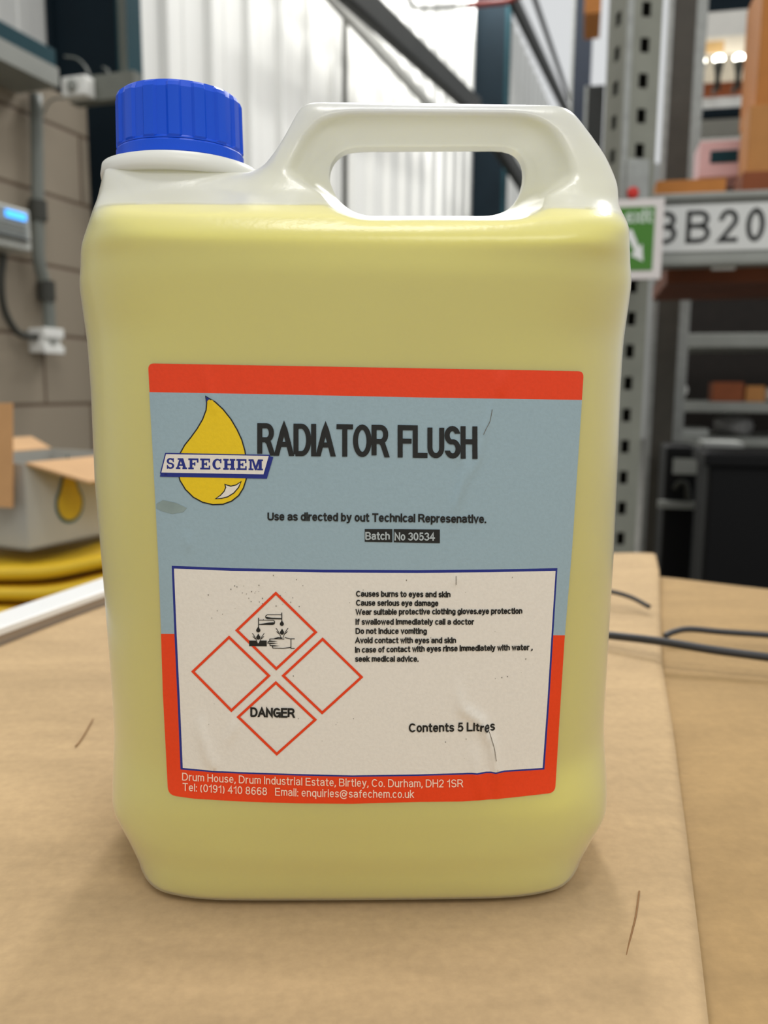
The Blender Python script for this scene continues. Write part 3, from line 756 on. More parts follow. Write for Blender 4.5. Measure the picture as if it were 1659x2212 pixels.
bm = bmesh.new(); prism(bm, [bench_pt(-W_PL, -0.5), bench_pt(-0.002, -0.5), bench_pt(-0.002, vfar - 0.10), bench_pt(-W_PL, vfar - 0.10)], TZ + 0.006, TZ + 0.012)
obj('plank_top', bm, mat('gloss_white', (240, 240, 238), 0.3, noise=0.01), pl, bevel=0.001)
bm = bmesh.new(); prism(bm, [bench_pt(-W_PL + 0.001, -0.5), bench_pt(-0.0035, -0.5), bench_pt(-0.0035, vfar - 0.10), bench_pt(-W_PL + 0.001, vfar - 0.10)], TZ - 0.0124, TZ + 0.006)
obj('plank_core', bm, mat('plank_core', (168, 150, 130), 0.7), pl)

# cardboard material
def card_mat(name, base):
    m = bpy.data.materials.new(name); m.use_nodes = True
    nt = m.node_tree; b = nt.nodes['Principled BSDF']; b.inputs['Roughness'].default_value = 0.8; b.inputs['Specular IOR Level'].default_value = 0.25
    tc = nt.nodes.new('ShaderNodeTexCoord')
    def noise(scale, stretch, detail=5, rough=0.6):
        mp = nt.nodes.new('ShaderNodeMapping'); mp.inputs['Scale'].default_value = stretch; mp.inputs['Rotation'].default_value = (0, 0, R(-8))
        nz = nt.nodes.new('ShaderNodeTexNoise'); nz.inputs['Scale'].default_value = scale; nz.inputs['Detail'].default_value = detail; nz.inputs['Roughness'].default_value = rough
        nt.links.new(tc.outputs['Object'], mp.inputs[0]); nt.links.new(mp.outputs[0], nz.inputs['Vector'])
        return nz
    n1, n2, n3 = noise(30, (0.35, 1.3, 1), 6), noise(220, (1, 1, 1), 3), noise(6, (1, 1, 1), 3)
    c = lin(base)
    def ramp(n, lo, hi, p0=0.3, p1=0.7):
        r_ = nt.nodes.new('ShaderNodeValToRGB'); r_.color_ramp.elements[0].position = p0; r_.color_ramp.elements[1].position = p1
        r_.color_ramp.elements[0].color = (lo, lo, lo, 1); r_.color_ramp.elements[1].color = (hi, hi, hi, 1)
        nt.links.new(n.outputs[0], r_.inputs[0]); return r_
    def mul(a_, b_):
        x = nt.nodes.new('ShaderNodeMix'); x.data_type = 'RGBA'; x.blend_type = 'MULTIPLY'; x.inputs[0].default_value = 1
        nt.links.new(a_, x.inputs[6]); nt.links.new(b_, x.inputs[7]); return x.outputs[2]
    rgb = nt.nodes.new('ShaderNodeRGB'); rgb.outputs[0].default_value = c
    o = mul(mul(mul(rgb.outputs[0], ramp(n1, 0.86, 1.07).outputs[0]), ramp(n2, 0.93, 1.06).outputs[0]), ramp(n3, 0.93, 1.05).outputs[0])
    nt.links.new(o, b.inputs['Base Color'])
    bp = nt.nodes.new('ShaderNodeBump'); bp.inputs['Strength'].default_value = 0.25; bp.inputs['Distance'].default_value = 0.0012
    nt.links.new(n1.outputs[0], bp.inputs['Height'])
    bp2 = nt.nodes.new('ShaderNodeBump'); bp2.inputs['Strength'].default_value = 0.12; bp2.inputs['Distance'].default_value = 0.0005
    nt.links.new(n2.outputs[0], bp2.inputs['Height']); nt.links.new(bp.outputs[0], bp2.inputs['Normal']); nt.links.new(bp2.outputs[0], b.inputs['Normal'])
    return m
M_cardL = card_mat('kraft_cardboard', (188, 160, 121))
M_cardR = card_mat('kraft_cardboard_under', (168, 138, 94))
# fold line between the two panels (on the bench)
fold = [at_z(x, y, TZ) for x, y in ((1413, 1203), (1424, 1240), (1430, 1430), (1452, 1560), (1482, 1780), (1508, 2000), (1531, 2212), (1562, 2500))]
fy = np.array([p[1] for p in fold])[::-1]; fx = np.array([p[0] for p in fold])[::-1]
def fold_x(y): return np.interp(y, fy, fx) if y >= fy[0] else fx[0] + (y - fy[0]) * (fx[1] - fx[0]) / (fy[1] - fy[0])
def sheet(name, left, right, y0, yl1, yr1, zt_, th, m, label, warp, nx=90, ny=130):
    bm = bmesh.new(); T, B = {}, {}
    for j in range(ny + 1):
        f = j / ny
        yy0 = y0 + (yl1 - y0) * f
        for i in range(nx + 1):
            g = i / nx
            xl, xr = left(yy0), right(y0 + (yr1 - y0) * f)
            x = xl + (xr - xl) * g
            y = y0 + ((yl1 * (1 - g) + yr1 * g) - y0) * f
            z = zt_ + warp(x, y, xl, xr, f)
            T[i, j] = bm.verts.new((x, y, z)); B[i, j] = bm.verts.new((x, y, z - th))
    for i in range(nx):
        for j in range(ny):
            bm.faces.new((T[i, j], T[i + 1, j], T[i + 1, j + 1], T[i, j + 1])); bm.faces.new((B[i, j], B[i, j + 1], B[i + 1, j + 1], B[i + 1, j]))
    for i in range(nx):
        bm.faces.new((T[i, 0], B[i, 0], B[i + 1, 0], T[i + 1, 0])); bm.faces.new((T[i, ny], T[i + 1, ny], B[i + 1, ny], B[i, ny]))
    for j in range(ny):
        bm.faces.new((T[0, j], T[0, j + 1], B[0, j + 1], B[0, j])); bm.faces.new((T[nx, j], B[nx, j], B[nx, j + 1], T[nx, j + 1]))
    return tag(obj(name, bm, m, smooth=True), label, 'cardboard')
def smooth(a, b, x):
    t = min(1, max(0, (x - a) / (b - a))); return t * t * (3 - 2 * t)
def left_edge(y):
    return p0[0] + bd[0] / bd[1] * (y - p0[1]) + 0.0005
def warpL(x, y, xl, xr, f):
    r2 = (x / 0.11) ** 2 + (y / 0.075) ** 2
    k = smooth(1.0, 2.2, r2)
    return k * (0.0004 * math.sin(x * 31 + y * 12) + 0.0005 * math.sin(y * 37 - x * 9) + 0.0003 * math.sin(x * 70 + 1)) - 0.0010 * smooth(xr - 0.006, xr, x) ** 2 - 0.0002 + 0.010 * smooth(0.42, 0.58, y) * smooth(0.1, 0.28, x)
def warpR(x, y, xl, xr, f):
    return -0.0012 * (1 - smooth(xl, xl + 0.05, x)) + 0.0005 * math.sin(x * 25 + 2) + 0.0005 * math.sin(y * 30 + x * 10)
cl = sheet('cardboard_sheet', left_edge, lambda y: fold_x(y), -0.62, ff[1] - 0.02, ff[1], TZ, 0.0035, M_cardL, 'brown cardboard panel lying under the jerrycan', warpL)
fr, fr2 = at_z(1425, 1240, TZ - 0.004), at_z(1659, 1266, TZ - 0.004)
sl = (fr2[1] - fr[1]) / (fr2[0] - fr[0])
sheet('cardboard_sheet', lambda y: fold_x(y) - 0.03, lambda y: 0.80, -0.62, fr[1] + 0.02, fr[1] + sl * (0.80 - fr[0]), TZ - 0.0068, 0.003, M_cardR, 'brown cardboard panel at the right, lower than the one under the jerrycan', warpR)
# creases of the left sheet
M_crease = mat('crease_brown', (140, 104, 66), 0.9)
for pts, wd in (([(1381, 1925), (1374, 1975), (1366, 2010), (1354, 2060), (1345, 2120), (1331, 2212)], 0.0003), ([(201, 1553), (186, 1580), (172, 1602), (163, 1612)], 0.00035)):
    P = [Vector(at_z(x, y, TZ + 0.0004)) for x, y in pts]
    bm = bmesh.new(); tube(bm, spline(P, 6), wd, 6); tag(obj('crease', bm, M_crease, cl, smooth=True), 'thin dark crease')

# straps across the cardboard
M_strap = mat('black_strap', (46, 46, 48), 0.45, noise=0.05)
def strap(pts, r, label):
    bm = bmesh.new(); tube(bm, spline([at_z(x, y, TZ + z) for x, y, z in pts], 10), r, 8)
    bmesh.ops.scale(bm, vec=(1, 1, 1), verts=bm.verts)
    return tag(obj('black_strap', bm, M_strap, smooth=True), label, 'strap', 'loose straps on the cardboard')
strap([(1120, 1352, 0.006), (1250, 1366, 0.008), (1330, 1374, 0.010), (1430, 1386, 0.011), (1540, 1404, 0.009), (1660, 1420, 0.007), (1760, 1434, 0.004)], 0.0030, 'thick black strap crossing both cardboard panels beside the jerrycan')
strap([(1436, 1374, 0.0005), (1455, 1365, 0.003), (1490, 1359, 0.005), (1560, 1365, 0.004), (1660, 1372, 0.003), (1760, 1380, 0.002)], 0.0024, 'thinner black strap on the right cardboard panel above the thick one')
strap([(1280, 1272, 0.012), (1325, 1279, 0.012), (1365, 1291, 0.009), (1403, 1311, 0.005)], 0.0020, 'short curved black strap end near the far corner of the cardboard')

# ------------------------------------------------------------------ the jerrycan
YAW = R(1.3)
cy_, sy_ = math.cos(YAW), math.sin(YAW)
def to_local(v):              # jerrycan frame: origin on the cardboard, turned by YAW
    v = np.asarray(v, float)
    return np.stack([v[..., 0] * cy_ + v[..., 1] * sy_, -v[..., 0] * sy_ + v[..., 1] * cy_, v[..., 2]], -1)
CL = to_local(CAM - np.array([0, 0, TZ]))
def lray(px, py): return to_local(rays(px, py))
def at_ly(px, py, y):
    d = lray(px, py); t = (y - CL[1]) / d[..., 1]
    return CL + d * np.asarray(t)[..., None]

OUT = [(262, 1772, -.035), (256, 1740, -.030), (240, 1500, -.031), (219, 1250, -.031), (199, 1045, -.031), (185, 840, -.031), (173, 700, -.031), (170, 610, -.031), (175, 545, -.032), (187, 480, -.034), (203, 425, -.022),
       (219, 390, -.016), (238, 376, -.004), (300, 371, 0), (536, 371, -.016), (562, 349, -.021), (582, 323, -.020), (602, 295, -.018), (622, 262, -.015), (638, 238, -.012), (652, 226, -.008), (672, 220, -.008),
       (1190, 226, -.008), (1214, 229, -.008), (1234, 239, -.008), (1250, 258, -.008), (1272, 300, -.006), (1301, 348, -.007), (1328, 404, -.011), (1345, 460, -.024), (1356, 530, -.034), (1364, 600, -.031),
       (1360, 700, -.031), (1350, 850, -.031), (1340, 1000, -.031), (1330, 1200, -.031), (1319, 1374, -.031), (1308, 1550, -.031), (1301, 1700, -.030), (1294, 1748, -.029)]
def widen(p): return 0 if p[1] < 500 else (12 if p[1] < 590 else (18 if p[1] < 1000 else 22))
poly = [tuple(at_ly(p[0] + (-widen(p) if p[0] < 700 else widen(p)), p[1], p[2])[[0, 2]]) for p in OUT]
bl, blb = at_ly(294, 1850, -.034), at_ly(296, 1868, -.034)
brr, brb = at_ly(1262, 1844, -.034), at_ly(1258, 1862, -.034)
poly = [(blb[0], -0.02), (blb[0], 0.004), (bl[0], bl[2])] + poly + [(brr[0], brr[2]), (brb[0], 0.004), (brb[0], -0.02)]
poly = np.array(poly)
HOLE = np.array([tuple(at_ly(x, y, 0.0)[[0, 2]]) for x, y in ((712, 390), (716, 362), (730, 340), (752, 328), (780, 325), (1085, 324), (1110, 330), (1126, 348), (1131, 375), (1126, 408), (1112, 436), (1094, 456), (1060, 466), (790, 466), (760, 456), (730, 430))])
ZHB = HOLE[:, 1].min()
def sd_poly(P, x, z):
    d = np.full(x.shape, 1e9); s = np.ones(x.shape)
    n = len(P)
    for i in range(n):
        a, b_ = P[i], P[i - 1]
        e = b_ - a
        wx, wz = x - a[0], z - a[1]
        t = np.clip((wx * e[0] + wz * e[1]) / (e @ e), 0, 1)
        d = np.minimum(d, (wx - e[0] * t) ** 2 + (wz - e[1] * t) ** 2)
        c1, c2, c3 = z >= a[1], z < b_[1], e[0] * wz > e[1] * wx
        s = np.where((c1 & c2 & c3) | (~c1 & ~c2 & ~c3), -s, s)
    return s * np.sqrt(d)
G = 0.001
gx = np.arange(-0.13, 0.1301, G); gz = np.arange(-0.024, 0.3101, G)
GX, GZ = np.meshgrid(gx, gz, indexing='ij')
def blur(a, k):
    ker = np.exp(-0.5 * (np.arange(-3 * k, 3 * k + 1) / k) ** 2); ker /= ker.sum()
    for ax_ in (0, 1): a = np.apply_along_axis(lambda r_: np.convolve(np.pad(r_, 3 * k, mode='edge'), ker, 'valid'), ax_, a)
    return a
S_RAW = sd_poly(poly, GX, GZ)
S_W = np.clip((-S_RAW - 0.006) / 0.014, 0, 1); S_W = S_W * S_W * (3 - 2 * S_W)
S_OUT = blur(S_RAW, 2) * (1 - S_W) + blur(S_RAW, 9) * S_W
S_HOLE = blur(sd_poly(HOLE, GX, GZ), 2)
def samp(S, x, z):
    u = np.clip((x - gx[0]) / G, 0, len(gx) - 1.001); v = np.clip((z - gz[0]) / G, 0, len(gz) - 1.001)
    i, j = u.astype(int), v.astype(int); fu, fv = u - i, v - j
    return S[i, j] * (1 - fu) * (1 - fv) + S[i + 1, j] * fu * (1 - fv) + S[i, j + 1] * (1 - fu) * fv + S[i + 1, j + 1] * fu * fv
zi = np.linspace(-0.03, 0.32, 1401)
def prof(zs_, vs_, k=14):
    v = np.interp(zi, zs_, vs_)
    ker = np.exp(-0.5 * (np.arange(-3 * k, 3 * k + 1) / k) ** 2); ker /= ker.sum()
    return np.convolve(np.pad(v, 3 * k, mode='edge'), ker, 'valid')
T_P = prof([-.03, .006, .014, .022, .035, .12, .218, .229, .236, .241, .247, .256, .266, .276, .29, .32], [.0622, .0622, .0622, .0635, .0645, .0645, .0635, .062, .055, .045, .034, .027, .022, .0185, .016, .015], 7)
K_P = prof([-.03, .006, .03, .05, .20, .225, .24, .32], [.15, .15, 1.0, 1.75, 1.75, 1.2, .1, 0])
R_P = prof([-.03, .02, .2, .225, .24, .252, .265, .32], [.030, .032, .032, .028, .018, .013, .010, .009])
NX, NY = float(at_ly(391, 340, 0)[0]), 0.0
ZC0 = float(at_ly(391, 354, -.029)[2]); ZC1 = float(at_ly(391, 324, -.026)[2])
def smax(a, b_, k):
    h = np.clip(0.5 + 0.5 * (a - b_) / k, 0, 1); return b_ + (a - b_) * h + k * h * (1 - h)
def smin(a, b_, k): return -smax(-a, -b_, k)
def sdf(x, y, z, inset=0.0):
    T = np.interp(z, zi, T_P) - np.interp(z, zi, K_P) * x * x
    r = np.interp(z, zi, R_P)
    dx, dy = samp(S_OUT, x, z), np.abs(y) - T
    d = smax(dx, dy, 1.3 * r)
    # foot
    rb = 0.005
    ub, vb = d + rb, -z + rb
    d = np.minimum(np.maximum(ub, vb), 0) + np.sqrt(np.maximum(ub, 0) ** 2 + np.maximum(vb, 0) ** 2) - rb
    # neck
    rc = np.sqrt((x - NX) ** 2 + (y - NY) ** 2)
    nk = np.maximum(rc - (0.0245 + 0.35 * np.maximum(ZC0 - z, 0)), np.maximum(z - ZC0 - 0.0005, ZC0 - 0.03 - z))
    d = smin(d, nk, 0.005)
    # hand hole with flared rim
    ay = np.abs(y)
    g = 0.0004 + 0.62 * np.clip(ay - 0.004, 0, 0.030)
    fl_z = np.clip((z - ZHB) / 0.011, 0.0, 1.0)
    fl_w = fl_z * fl_z * (3 - 2 * fl_z)
    h = samp(S_HOLE, x, z) - (g * fl_w + (0.0002 + 0.215 * ay) * (1 - fl_w))
    d = smax(d, -h, 0.0022)
    return d + inset
def surface_nets(fn, lo, hi, h):
    ax_ = [np.arange(lo[i], hi[i] + h, h) for i in range(3)]
    n = [len(a_) for a_ in ax_]
    V = np.empty(n, np.float64)
    for k in range(n[0]):
        Y_, Z_ = np.meshgrid(ax_[1], ax_[2], indexing='ij')
        V[k] = fn(np.full(Y_.shape, ax_[0][k]), Y_, Z_)
    neg = V < 0
    c = np.zeros([m - 1 for m in n], int)
    for i in (0, 1):
        for j in (0, 1):
            for k in (0, 1): c += neg[i:n[0] - 1 + i, j:n[1] - 1 + j, k:n[2] - 1 + k]
    act = (c > 0) & (c < 8)
    idx = np.full(act.shape, -1); cells = np.argwhere(act); idx[act] = np.arange(len(cells))
    pos = np.zeros((len(cells), 3)); cnt = np.zeros(len(cells))
    cor = [(i, j, k) for i in (0, 1) for j in (0, 1) for k in (0, 1)]
    for a_ in cor:
        for ax3 in range(3):
            if a_[ax3]: continue
            b_ = list(a_); b_[ax3] = 1
            va = V[tuple((cells + a_).T)]; vb = V[tuple((cells + b_).T)]
            m = (va < 0) != (vb < 0)
            t = np.where(m, va / np.where(m, va - vb, 1), 0)
            p = cells + np.array(a_, float); p = p + 0.0; p[:, ax3] += t
            pos[m] += p[m]; cnt[m] += 1
    pos = pos / cnt[:, None] * h + np.array(lo)
    faces = []
    for ax3 in range(3):
        o1, o2 = (ax3 + 1) % 3, (ax3 + 2) % 3
        sl0 = [slice(1, m - 1) for m in n]; sl0[ax3] = slice(0, n[ax3] - 1)
        sl1 = list(sl0); sl1[ax3] = slice(1, n[ax3])
        a_, b_ = neg[tuple(sl0)], neg[tuple(sl1)]
        e = np.argwhere(a_ != b_); fl = a_[tuple(e.T)]
        off = np.ones(3, int); off[ax3] = 0
        e = e + off
        q = []
        for d1, d2 in ((1, 1), (0, 1), (0, 0), (1, 0)):
            k_ = e.copy(); k_[:, o1] -= d1; k_[:, o2] -= d2
            q.append(idx[tuple(k_.T)])
        q = np.stack(q, 1); q = np.where(fl[:, None], q, q[:, ::-1])
        faces.append(q)
    faces = np.concatenate(faces)
    def grad(p, e_=4e-4):
        g = np.stack([fn(*(p + np.eye(3)[i] * e_).T) - fn(*(p - np.eye(3)[i] * e_).T) for i in range(3)], 1) / (2 * e_)
        return g
    for _ in range(3):
        g = grad(pos); dv = fn(*pos.T)
        step = (dv / np.maximum((g * g).sum(1), 0.05))[:, None] * g
        ln = np.linalg.norm(step, axis=1, keepdims=True)
        pos = pos - step * np.minimum(1, 0.5 * h / np.maximum(ln, 1e-9))
    e0 = np.concatenate([faces[:, i] for i in range(4)]); e1 = np.concatenate([faces[:, (i + 1) % 4] for i in range(4)])
    deg = np.bincount(e0, minlength=len(pos)) + np.bincount(e1, minlength=len(pos))
    for _ in range(14):      # even out the quads, then pull them back to the surface
        acc = np.stack([np.bincount(e0, pos[e1, i], len(pos)) + np.bincount(e1, pos[e0, i], len(pos)) for i in range(3)], 1)
        pos = 0.35 * pos + 0.65 * acc / np.maximum(deg, 1)[:, None]
        for _k in range(2):
            g = grad(pos); dv = fn(*pos.T)
            step = (dv / np.maximum((g * g).sum(1), 0.05))[:, None] * g
            ln = np.linalg.norm(step, axis=1, keepdims=True)
            pos = pos - step * np.minimum(1, 0.5 * h / np.maximum(ln, 1e-9))
    g = grad(pos, 8e-4); nrm = g / np.maximum(np.linalg.norm(g, axis=1, keepdims=True), 1e-9)
    return pos, faces, nrm
def mesh_part(name, pos, faces, nrm, sel, m, parent):
    fs = faces[sel]; used, inv = np.unique(fs, return_inverse=True); fs = inv.reshape(fs.shape)
    me = bpy.data.meshes.new(name); me.from_pydata(pos[used].tolist(), [], fs.tolist()); me.update()
    o = link(name, me, m, parent, smooth=True)
    me.normals_split_custom_set_from_vertices(nrm[used].tolist())
    return o

LEVEL = float(at_ly(600, 446, -0.043)[2]) + 0.0006
# translucent plastic: wet where the liquid stands behind it, milky where it is empty
M_pe = bpy.data.materials.new('natural_polyethylene'); M_pe.use_nodes = True
nt = M_pe.node_tree; nt.nodes.clear()
N = lambda t: nt.nodes.new('ShaderNode' + t)
out = N('OutputMaterial'); tc = N('TexCoord'); sp = N('SeparateXYZ'); nt.links.new(tc.outputs['Object'], sp.inputs[0])
nz = N('TexNoise'); nz.inputs['Scale'].default_value = 18; nt.links.new(tc.outputs['Object'], nz.inputs['Vector'])
ma = N('Math'); ma.operation = 'MULTIPLY_ADD'; ma.inputs[1].default_value = 0.004; nt.links.new(nz.outputs[0], ma.inputs[0]); nt.links.new(sp.outputs['Z'], ma.inputs[2])
mr = N('MapRange'); mr.inputs['From Min'].default_value = LEVEL + 0.002 - 0.0006; mr.inputs['From Max'].default_value = LEVEL + 0.002 + 0.0006
mr.inputs['To Min'].default_value = 0.69; mr.inputs['To Max'].default_value = 0.05; nt.links.new(ma.outputs[0], mr.inputs['Value'])
df = N('BsdfDiffuse'); df.inputs['Color'].default_value = (0.90, 0.905, 0.90, 1)
tl = N('BsdfTranslucent'); tl.inputs['Color'].default_value = (0.90, 0.905, 0.90, 1)
m1 = N('MixShader'); m1.inputs[0].default_value = 0.45; nt.links.new(df.outputs[0], m1.inputs[1]); nt.links.new(tl.outputs[0], m1.inputs[2])
tr = N('BsdfTransparent'); tr.inputs['Color'].default_value = (0.97, 0.97, 0.94, 1)
m2 = N('MixShader'); lw = N('LayerWeight'); lw.inputs['Blend'].default_value = 0.35; pw = N('Math'); pw.operation = 'POWER'; pw.inputs[1].default_value = 1.5; nt.links.new(lw.outputs['Facing'], pw.inputs[0])
iv = N('Math'); iv.operation = 'MULTIPLY_ADD'; iv.inputs[1].default_value = -0.75; iv.inputs[2].default_value = 1.0; nt.links.new(pw.outputs[0], iv.inputs[0])
mm = N('Math'); mm.operation = 'MULTIPLY'; nt.links.new(mr.outputs[0], mm.inputs[0]); nt.links.new(iv.outputs[0], mm.inputs[1])
nt.links.new(mm.outputs[0], m2.inputs[0]); nt.links.new(m1.outputs[0], m2.inputs[1]); nt.links.new(tr.outputs[0], m2.inputs[2])
gl = N('BsdfGlossy'); gl.inputs['Roughness'].default_value = 0.28; gl.inputs['Color'].default_value = (1, 1, 1, 1)
n2 = N('TexNoise'); n2.inputs['Scale'].default_value = 420; nt.links.new(tc.outputs['Object'], n2.inputs['Vector'])
bp = N('Bump'); bp.inputs['Strength'].default_value = 0.15; bp.inputs['Distance'].default_value = 0.0006; nt.links.new(n2.outputs[0], bp.inputs['Height']); nt.links.new(bp.outputs[0], gl.inputs['Normal'])
fr_ = N('Fresnel'); fr_.inputs['IOR'].default_value = 1.45
m3 = N('MixShader'); nt.links.new(fr_.outputs[0], m3.inputs[0]); nt.links.new(m2.outputs[0], m3.inputs[1]); nt.links.new(gl.outputs[0], m3.inputs[2])
nt.links.new(m3.outputs[0], out.inputs['Surface'])
M_liq = mat('yellow_liquid', (254, 243, 74), 0.5, noise=0.03, scale=10, spec=0.1)
nt = M_liq.node_tree; b = nt.nodes['Principled BSDF']
b.inputs['Subsurface Weight'].default_value = 0.0

can = empty('jerrycan', (0, 0, TZ), YAW)
tag(can, 'translucent jerrycan of yellow liquid with a blue cap and printed label', 'jerrycan')
lo, hi = (-0.112, -0.072, -0.006), (0.112, 0.072, 0.300)
pos, faces, nrm = surface_nets(sdf, lo, hi, 0.0014)
fc = pos[faces].mean(1)
is_h = (fc[:, 2] > 0.2505) & (fc[:, 0] > -0.028)
mesh_part('body', pos, faces, nrm, ~is_h, M_pe, can)
mesh_part('handle', pos, faces, nrm, is_h, M_pe, can)
fl = lambda x, y, z: smax(sdf(x, y, z, 0.0005), z - LEVEL, 0.001)
p2, f2, n2_ = surface_nets(fl, lo, (hi[0], hi[1], LEVEL + 0.01), 0.0025)
tag(mesh_part('liquid', p2, f2, n2_, np.ones(len(f2), bool), M_liq, can), 'yellow liquid')

# neck ring and cap
bm = bmesh.new(); rn = 0.0290
lathe(bm, [(0.0, ZC0 - 0.0012), (rn - 0.0015, ZC0 - 0.0012), (rn - 0.0002, ZC0 - 0.0004), (rn, ZC0 + 0.0012), (rn - 0.0006, ZC1 - 0.0008), (rn - 0.003, ZC1), (0.018, ZC1 + 0.0005), (0.018, ZC1 + 0.010), (0.0, ZC1 + 0.010)], 72)
M_ring = mat('white_neck', (222, 222, 214), 0.35, noise=0.01)
obj('neck_ring', bm, M_ring, can, (NX, NY, 0), smooth=True).data.shade_smooth()
ZT = float(at_ly(391, 173, -0.018)[2]); RC = 0.0229
ZB = ZC1 + 0.0006
NR, SUB = 16, 10
def ridge(k, r, z):
    t = (k % SUB) / SUB
    up_ = 1.0 if 0.06 < t < 0.52 else 0.0
    if ZB + 0.0052 < z < ZT - 0.0012: return r + (0.00055 if up_ else -0.00035)
    return r
bm = bmesh.new()
lathe(bm, [(0, ZB + 0.0046), (RC - 0.0002, ZB + 0.0046), (RC - 0.0002, ZB + 0.0050), (RC - 0.0003, ZB + 0.0056), (RC - 0.0006, ZT - 0.0030), (RC - 0.0012, ZT - 0.0016), (RC - 0.0020, ZT - 0.0006), (RC - 0.0034, ZT - 0.0001), (RC - 0.006, ZT), (0.0, ZT - 0.0003)], NR * SUB, ridge)
M_blue = mat('blue_cap_plastic', (0, 76, 210), 0.34, noise=0.03, spec=0.35)
cap = obj('cap', bm, M_blue, can, (NX, NY, 0))
bm = bmesh.new()
lathe(bm, [(0.0, ZB), (RC - 0.0002, ZB), (RC + 0.0003, ZB + 0.0004), (RC + 0.0003, ZB + 0.0038), (RC - 0.0001, ZB + 0.0044), (0.0, ZB + 0.0044)], 96)
obj('tamper_band', bm, M_blue, cap)

# ------------------------------------------------------------------ the label, laid on the front of the jerrycan
def hit(px, py):
    d = lray(np.asarray(px, float), np.asarray(py, float)); d = d / np.linalg.norm(d, axis=-1, keepdims=True)
    t = np.full(d.shape[0], 0.20)
    for _ in range(60):
        p = CL + d * t[:, None]
        t = t + np.clip(sdf(p[:, 0], p[:, 1], p[:, 2]) * 0.85, -0.01, 0.02)
    return CL + d * t[:, None]
# wrinkles: ridge lines (pixel path, width, height)
WR = [([(985, 950), (1005, 1010), (1000, 1040), (985, 1090), (982, 1140)], 9, 0.00035), ([(1064, 865), (1050, 920), (1035, 990), (1012, 1038)], 6, 0.00022), ([(687, 800), (690, 880), (700, 960), (704, 1100)], 8, 0.00016),
      ([(440, 790), (452, 850), (470, 900)], 9, 0.00020), ([(1085, 800), (1080, 860)], 12, 0.00018),
      ([(988, 1478), (998, 1530), (1040, 1560), (1062, 1610), (1072, 1665), (1074, 1725)], 9, 0.00060), ([(1025, 1610), (1032, 1680), (1040, 1730)], 10, 0.00030),
      ([(430, 1545), (438, 1590), (452, 1640), (470, 1665)], 10, 0.00040), ([(490, 1610), (505, 1575), (508, 1550)], 8, 0.00018), ([(985, 1240), (984, 1268)], 4, 0.00015), ([(400, 1150), (412, 1192)], 6, 0.00018)]
def wrinkle(px, py):
    w_ = np.zeros(len(px))
    for path, wd, h in WR:
        P = np.array(path, float); best = np.full(len(px), 1e9); side = np.zeros(len(px))
        L = len(P) - 1
        for i in range(L):
            a, e = P[i], P[i + 1] - P[i]
            t = np.clip(((px - a[0]) * e[0] + (py - a[1]) * e[1]) / (e @ e), 0, 1)
            dx, dy = px - a[0] - t * e[0], py - a[1] - t * e[1]
            d2 = dx * dx + dy * dy
            m = d2 < best
            best = np.where(m, d2, best)
            gt = (i + t) / L
            side = np.where(m, np.sin(np.clip(gt, 0.02, 0.98) * math.pi) ** 0.7, side)
        w_ += 2.8 * h * np.exp(-best / (wd * wd)) * side
    return w_
LV, LF, LM = [], [], []
nv = 0
def emit_px(P2, tris, mi, lift):
    global nv
    P2 = np.asarray(P2, float)
    LV.append(np.column_stack([P2, np.full(len(P2), lift)])); LF.extend([tuple(int(i) + nv for i in t) for t in tris]); LM.extend([mi] * len(tris)); nv += len(P2)
def dens(pts, step, closed=True):
    out_ = []
    n = len(pts)
    for i in range(n if closed else n - 1):
        a, b_ = np.array(pts[i], float), np.array(pts[(i + 1) % n], float)
        k_ = max(1, int(np.linalg.norm(b_ - a) / step))
        for q in range(k_): out_.append(tuple(a + (b_ - a) * q / k_))
    if not closed: out_.append(tuple(pts[-1]))
    return out_
def fill(pts, mi, lift, step=14, holes=()):
    loops = [dens(pts, step)] + [dens(h_, step) for h_ in holes]
    P, E = [], []
    for lp in loops:
        s_ = len(P); P += lp; E += [(s_ + i, s_ + (i + 1) % len(lp)) for i in range(len(lp))]
    A_ = np.array(pts)
    for x in np.arange(A_[:, 0].min() + step * 0.5, A_[:, 0].max(), step):
        for y in np.arange(A_[:, 1].min() + step * 0.5, A_[:, 1].max(), step):
            P.append((x, y))
    r_ = delaunay_2d_cdt([Vector(p) for p in P], E, [], 1 if not holes else 1, 1e-4)
    V2 = np.array([v[:] for v in r_[0]]); T = np.array([t for t in r_[2] if len(t) == 3])
    c = V2[T].mean(1)
    def inside(poly_, c):
        s = np.zeros(len(c), bool); n = len(poly_)
        for i in range(n):
            a, b_ = poly_[i], poly_[(i + 1) % n]
            m = (a[1] > c[:, 1]) != (b_[1] > c[:, 1])
            with np.errstate(divide='ignore', invalid='ignore'):
                s ^= m & (c[:, 0] < (b_[0] - a[0]) * (c[:, 1] - a[1]) / (b_[1] - a[1] if b_[1] != a[1] else 1e-9) + a[0])
        return s
    k_ = inside(loops[0], c)
    for lp in loops[1:]: k_ &= ~inside(lp, c)
    emit_px(V2, T[k_], mi, lift)
def stroke(pts, wd, mi, lift, closed=False, smooth_=0, cap=0.5):
    if smooth_:
        pts = [tuple(p[:2]) for p in spline([(x, y, 0) for x, y in pts], smooth_)]
    V2, T = ribbon(dedupe(dens(dedupe(pts), 8, closed)), wd, closed, cap)
    emit_px(V2, T, mi, lift)
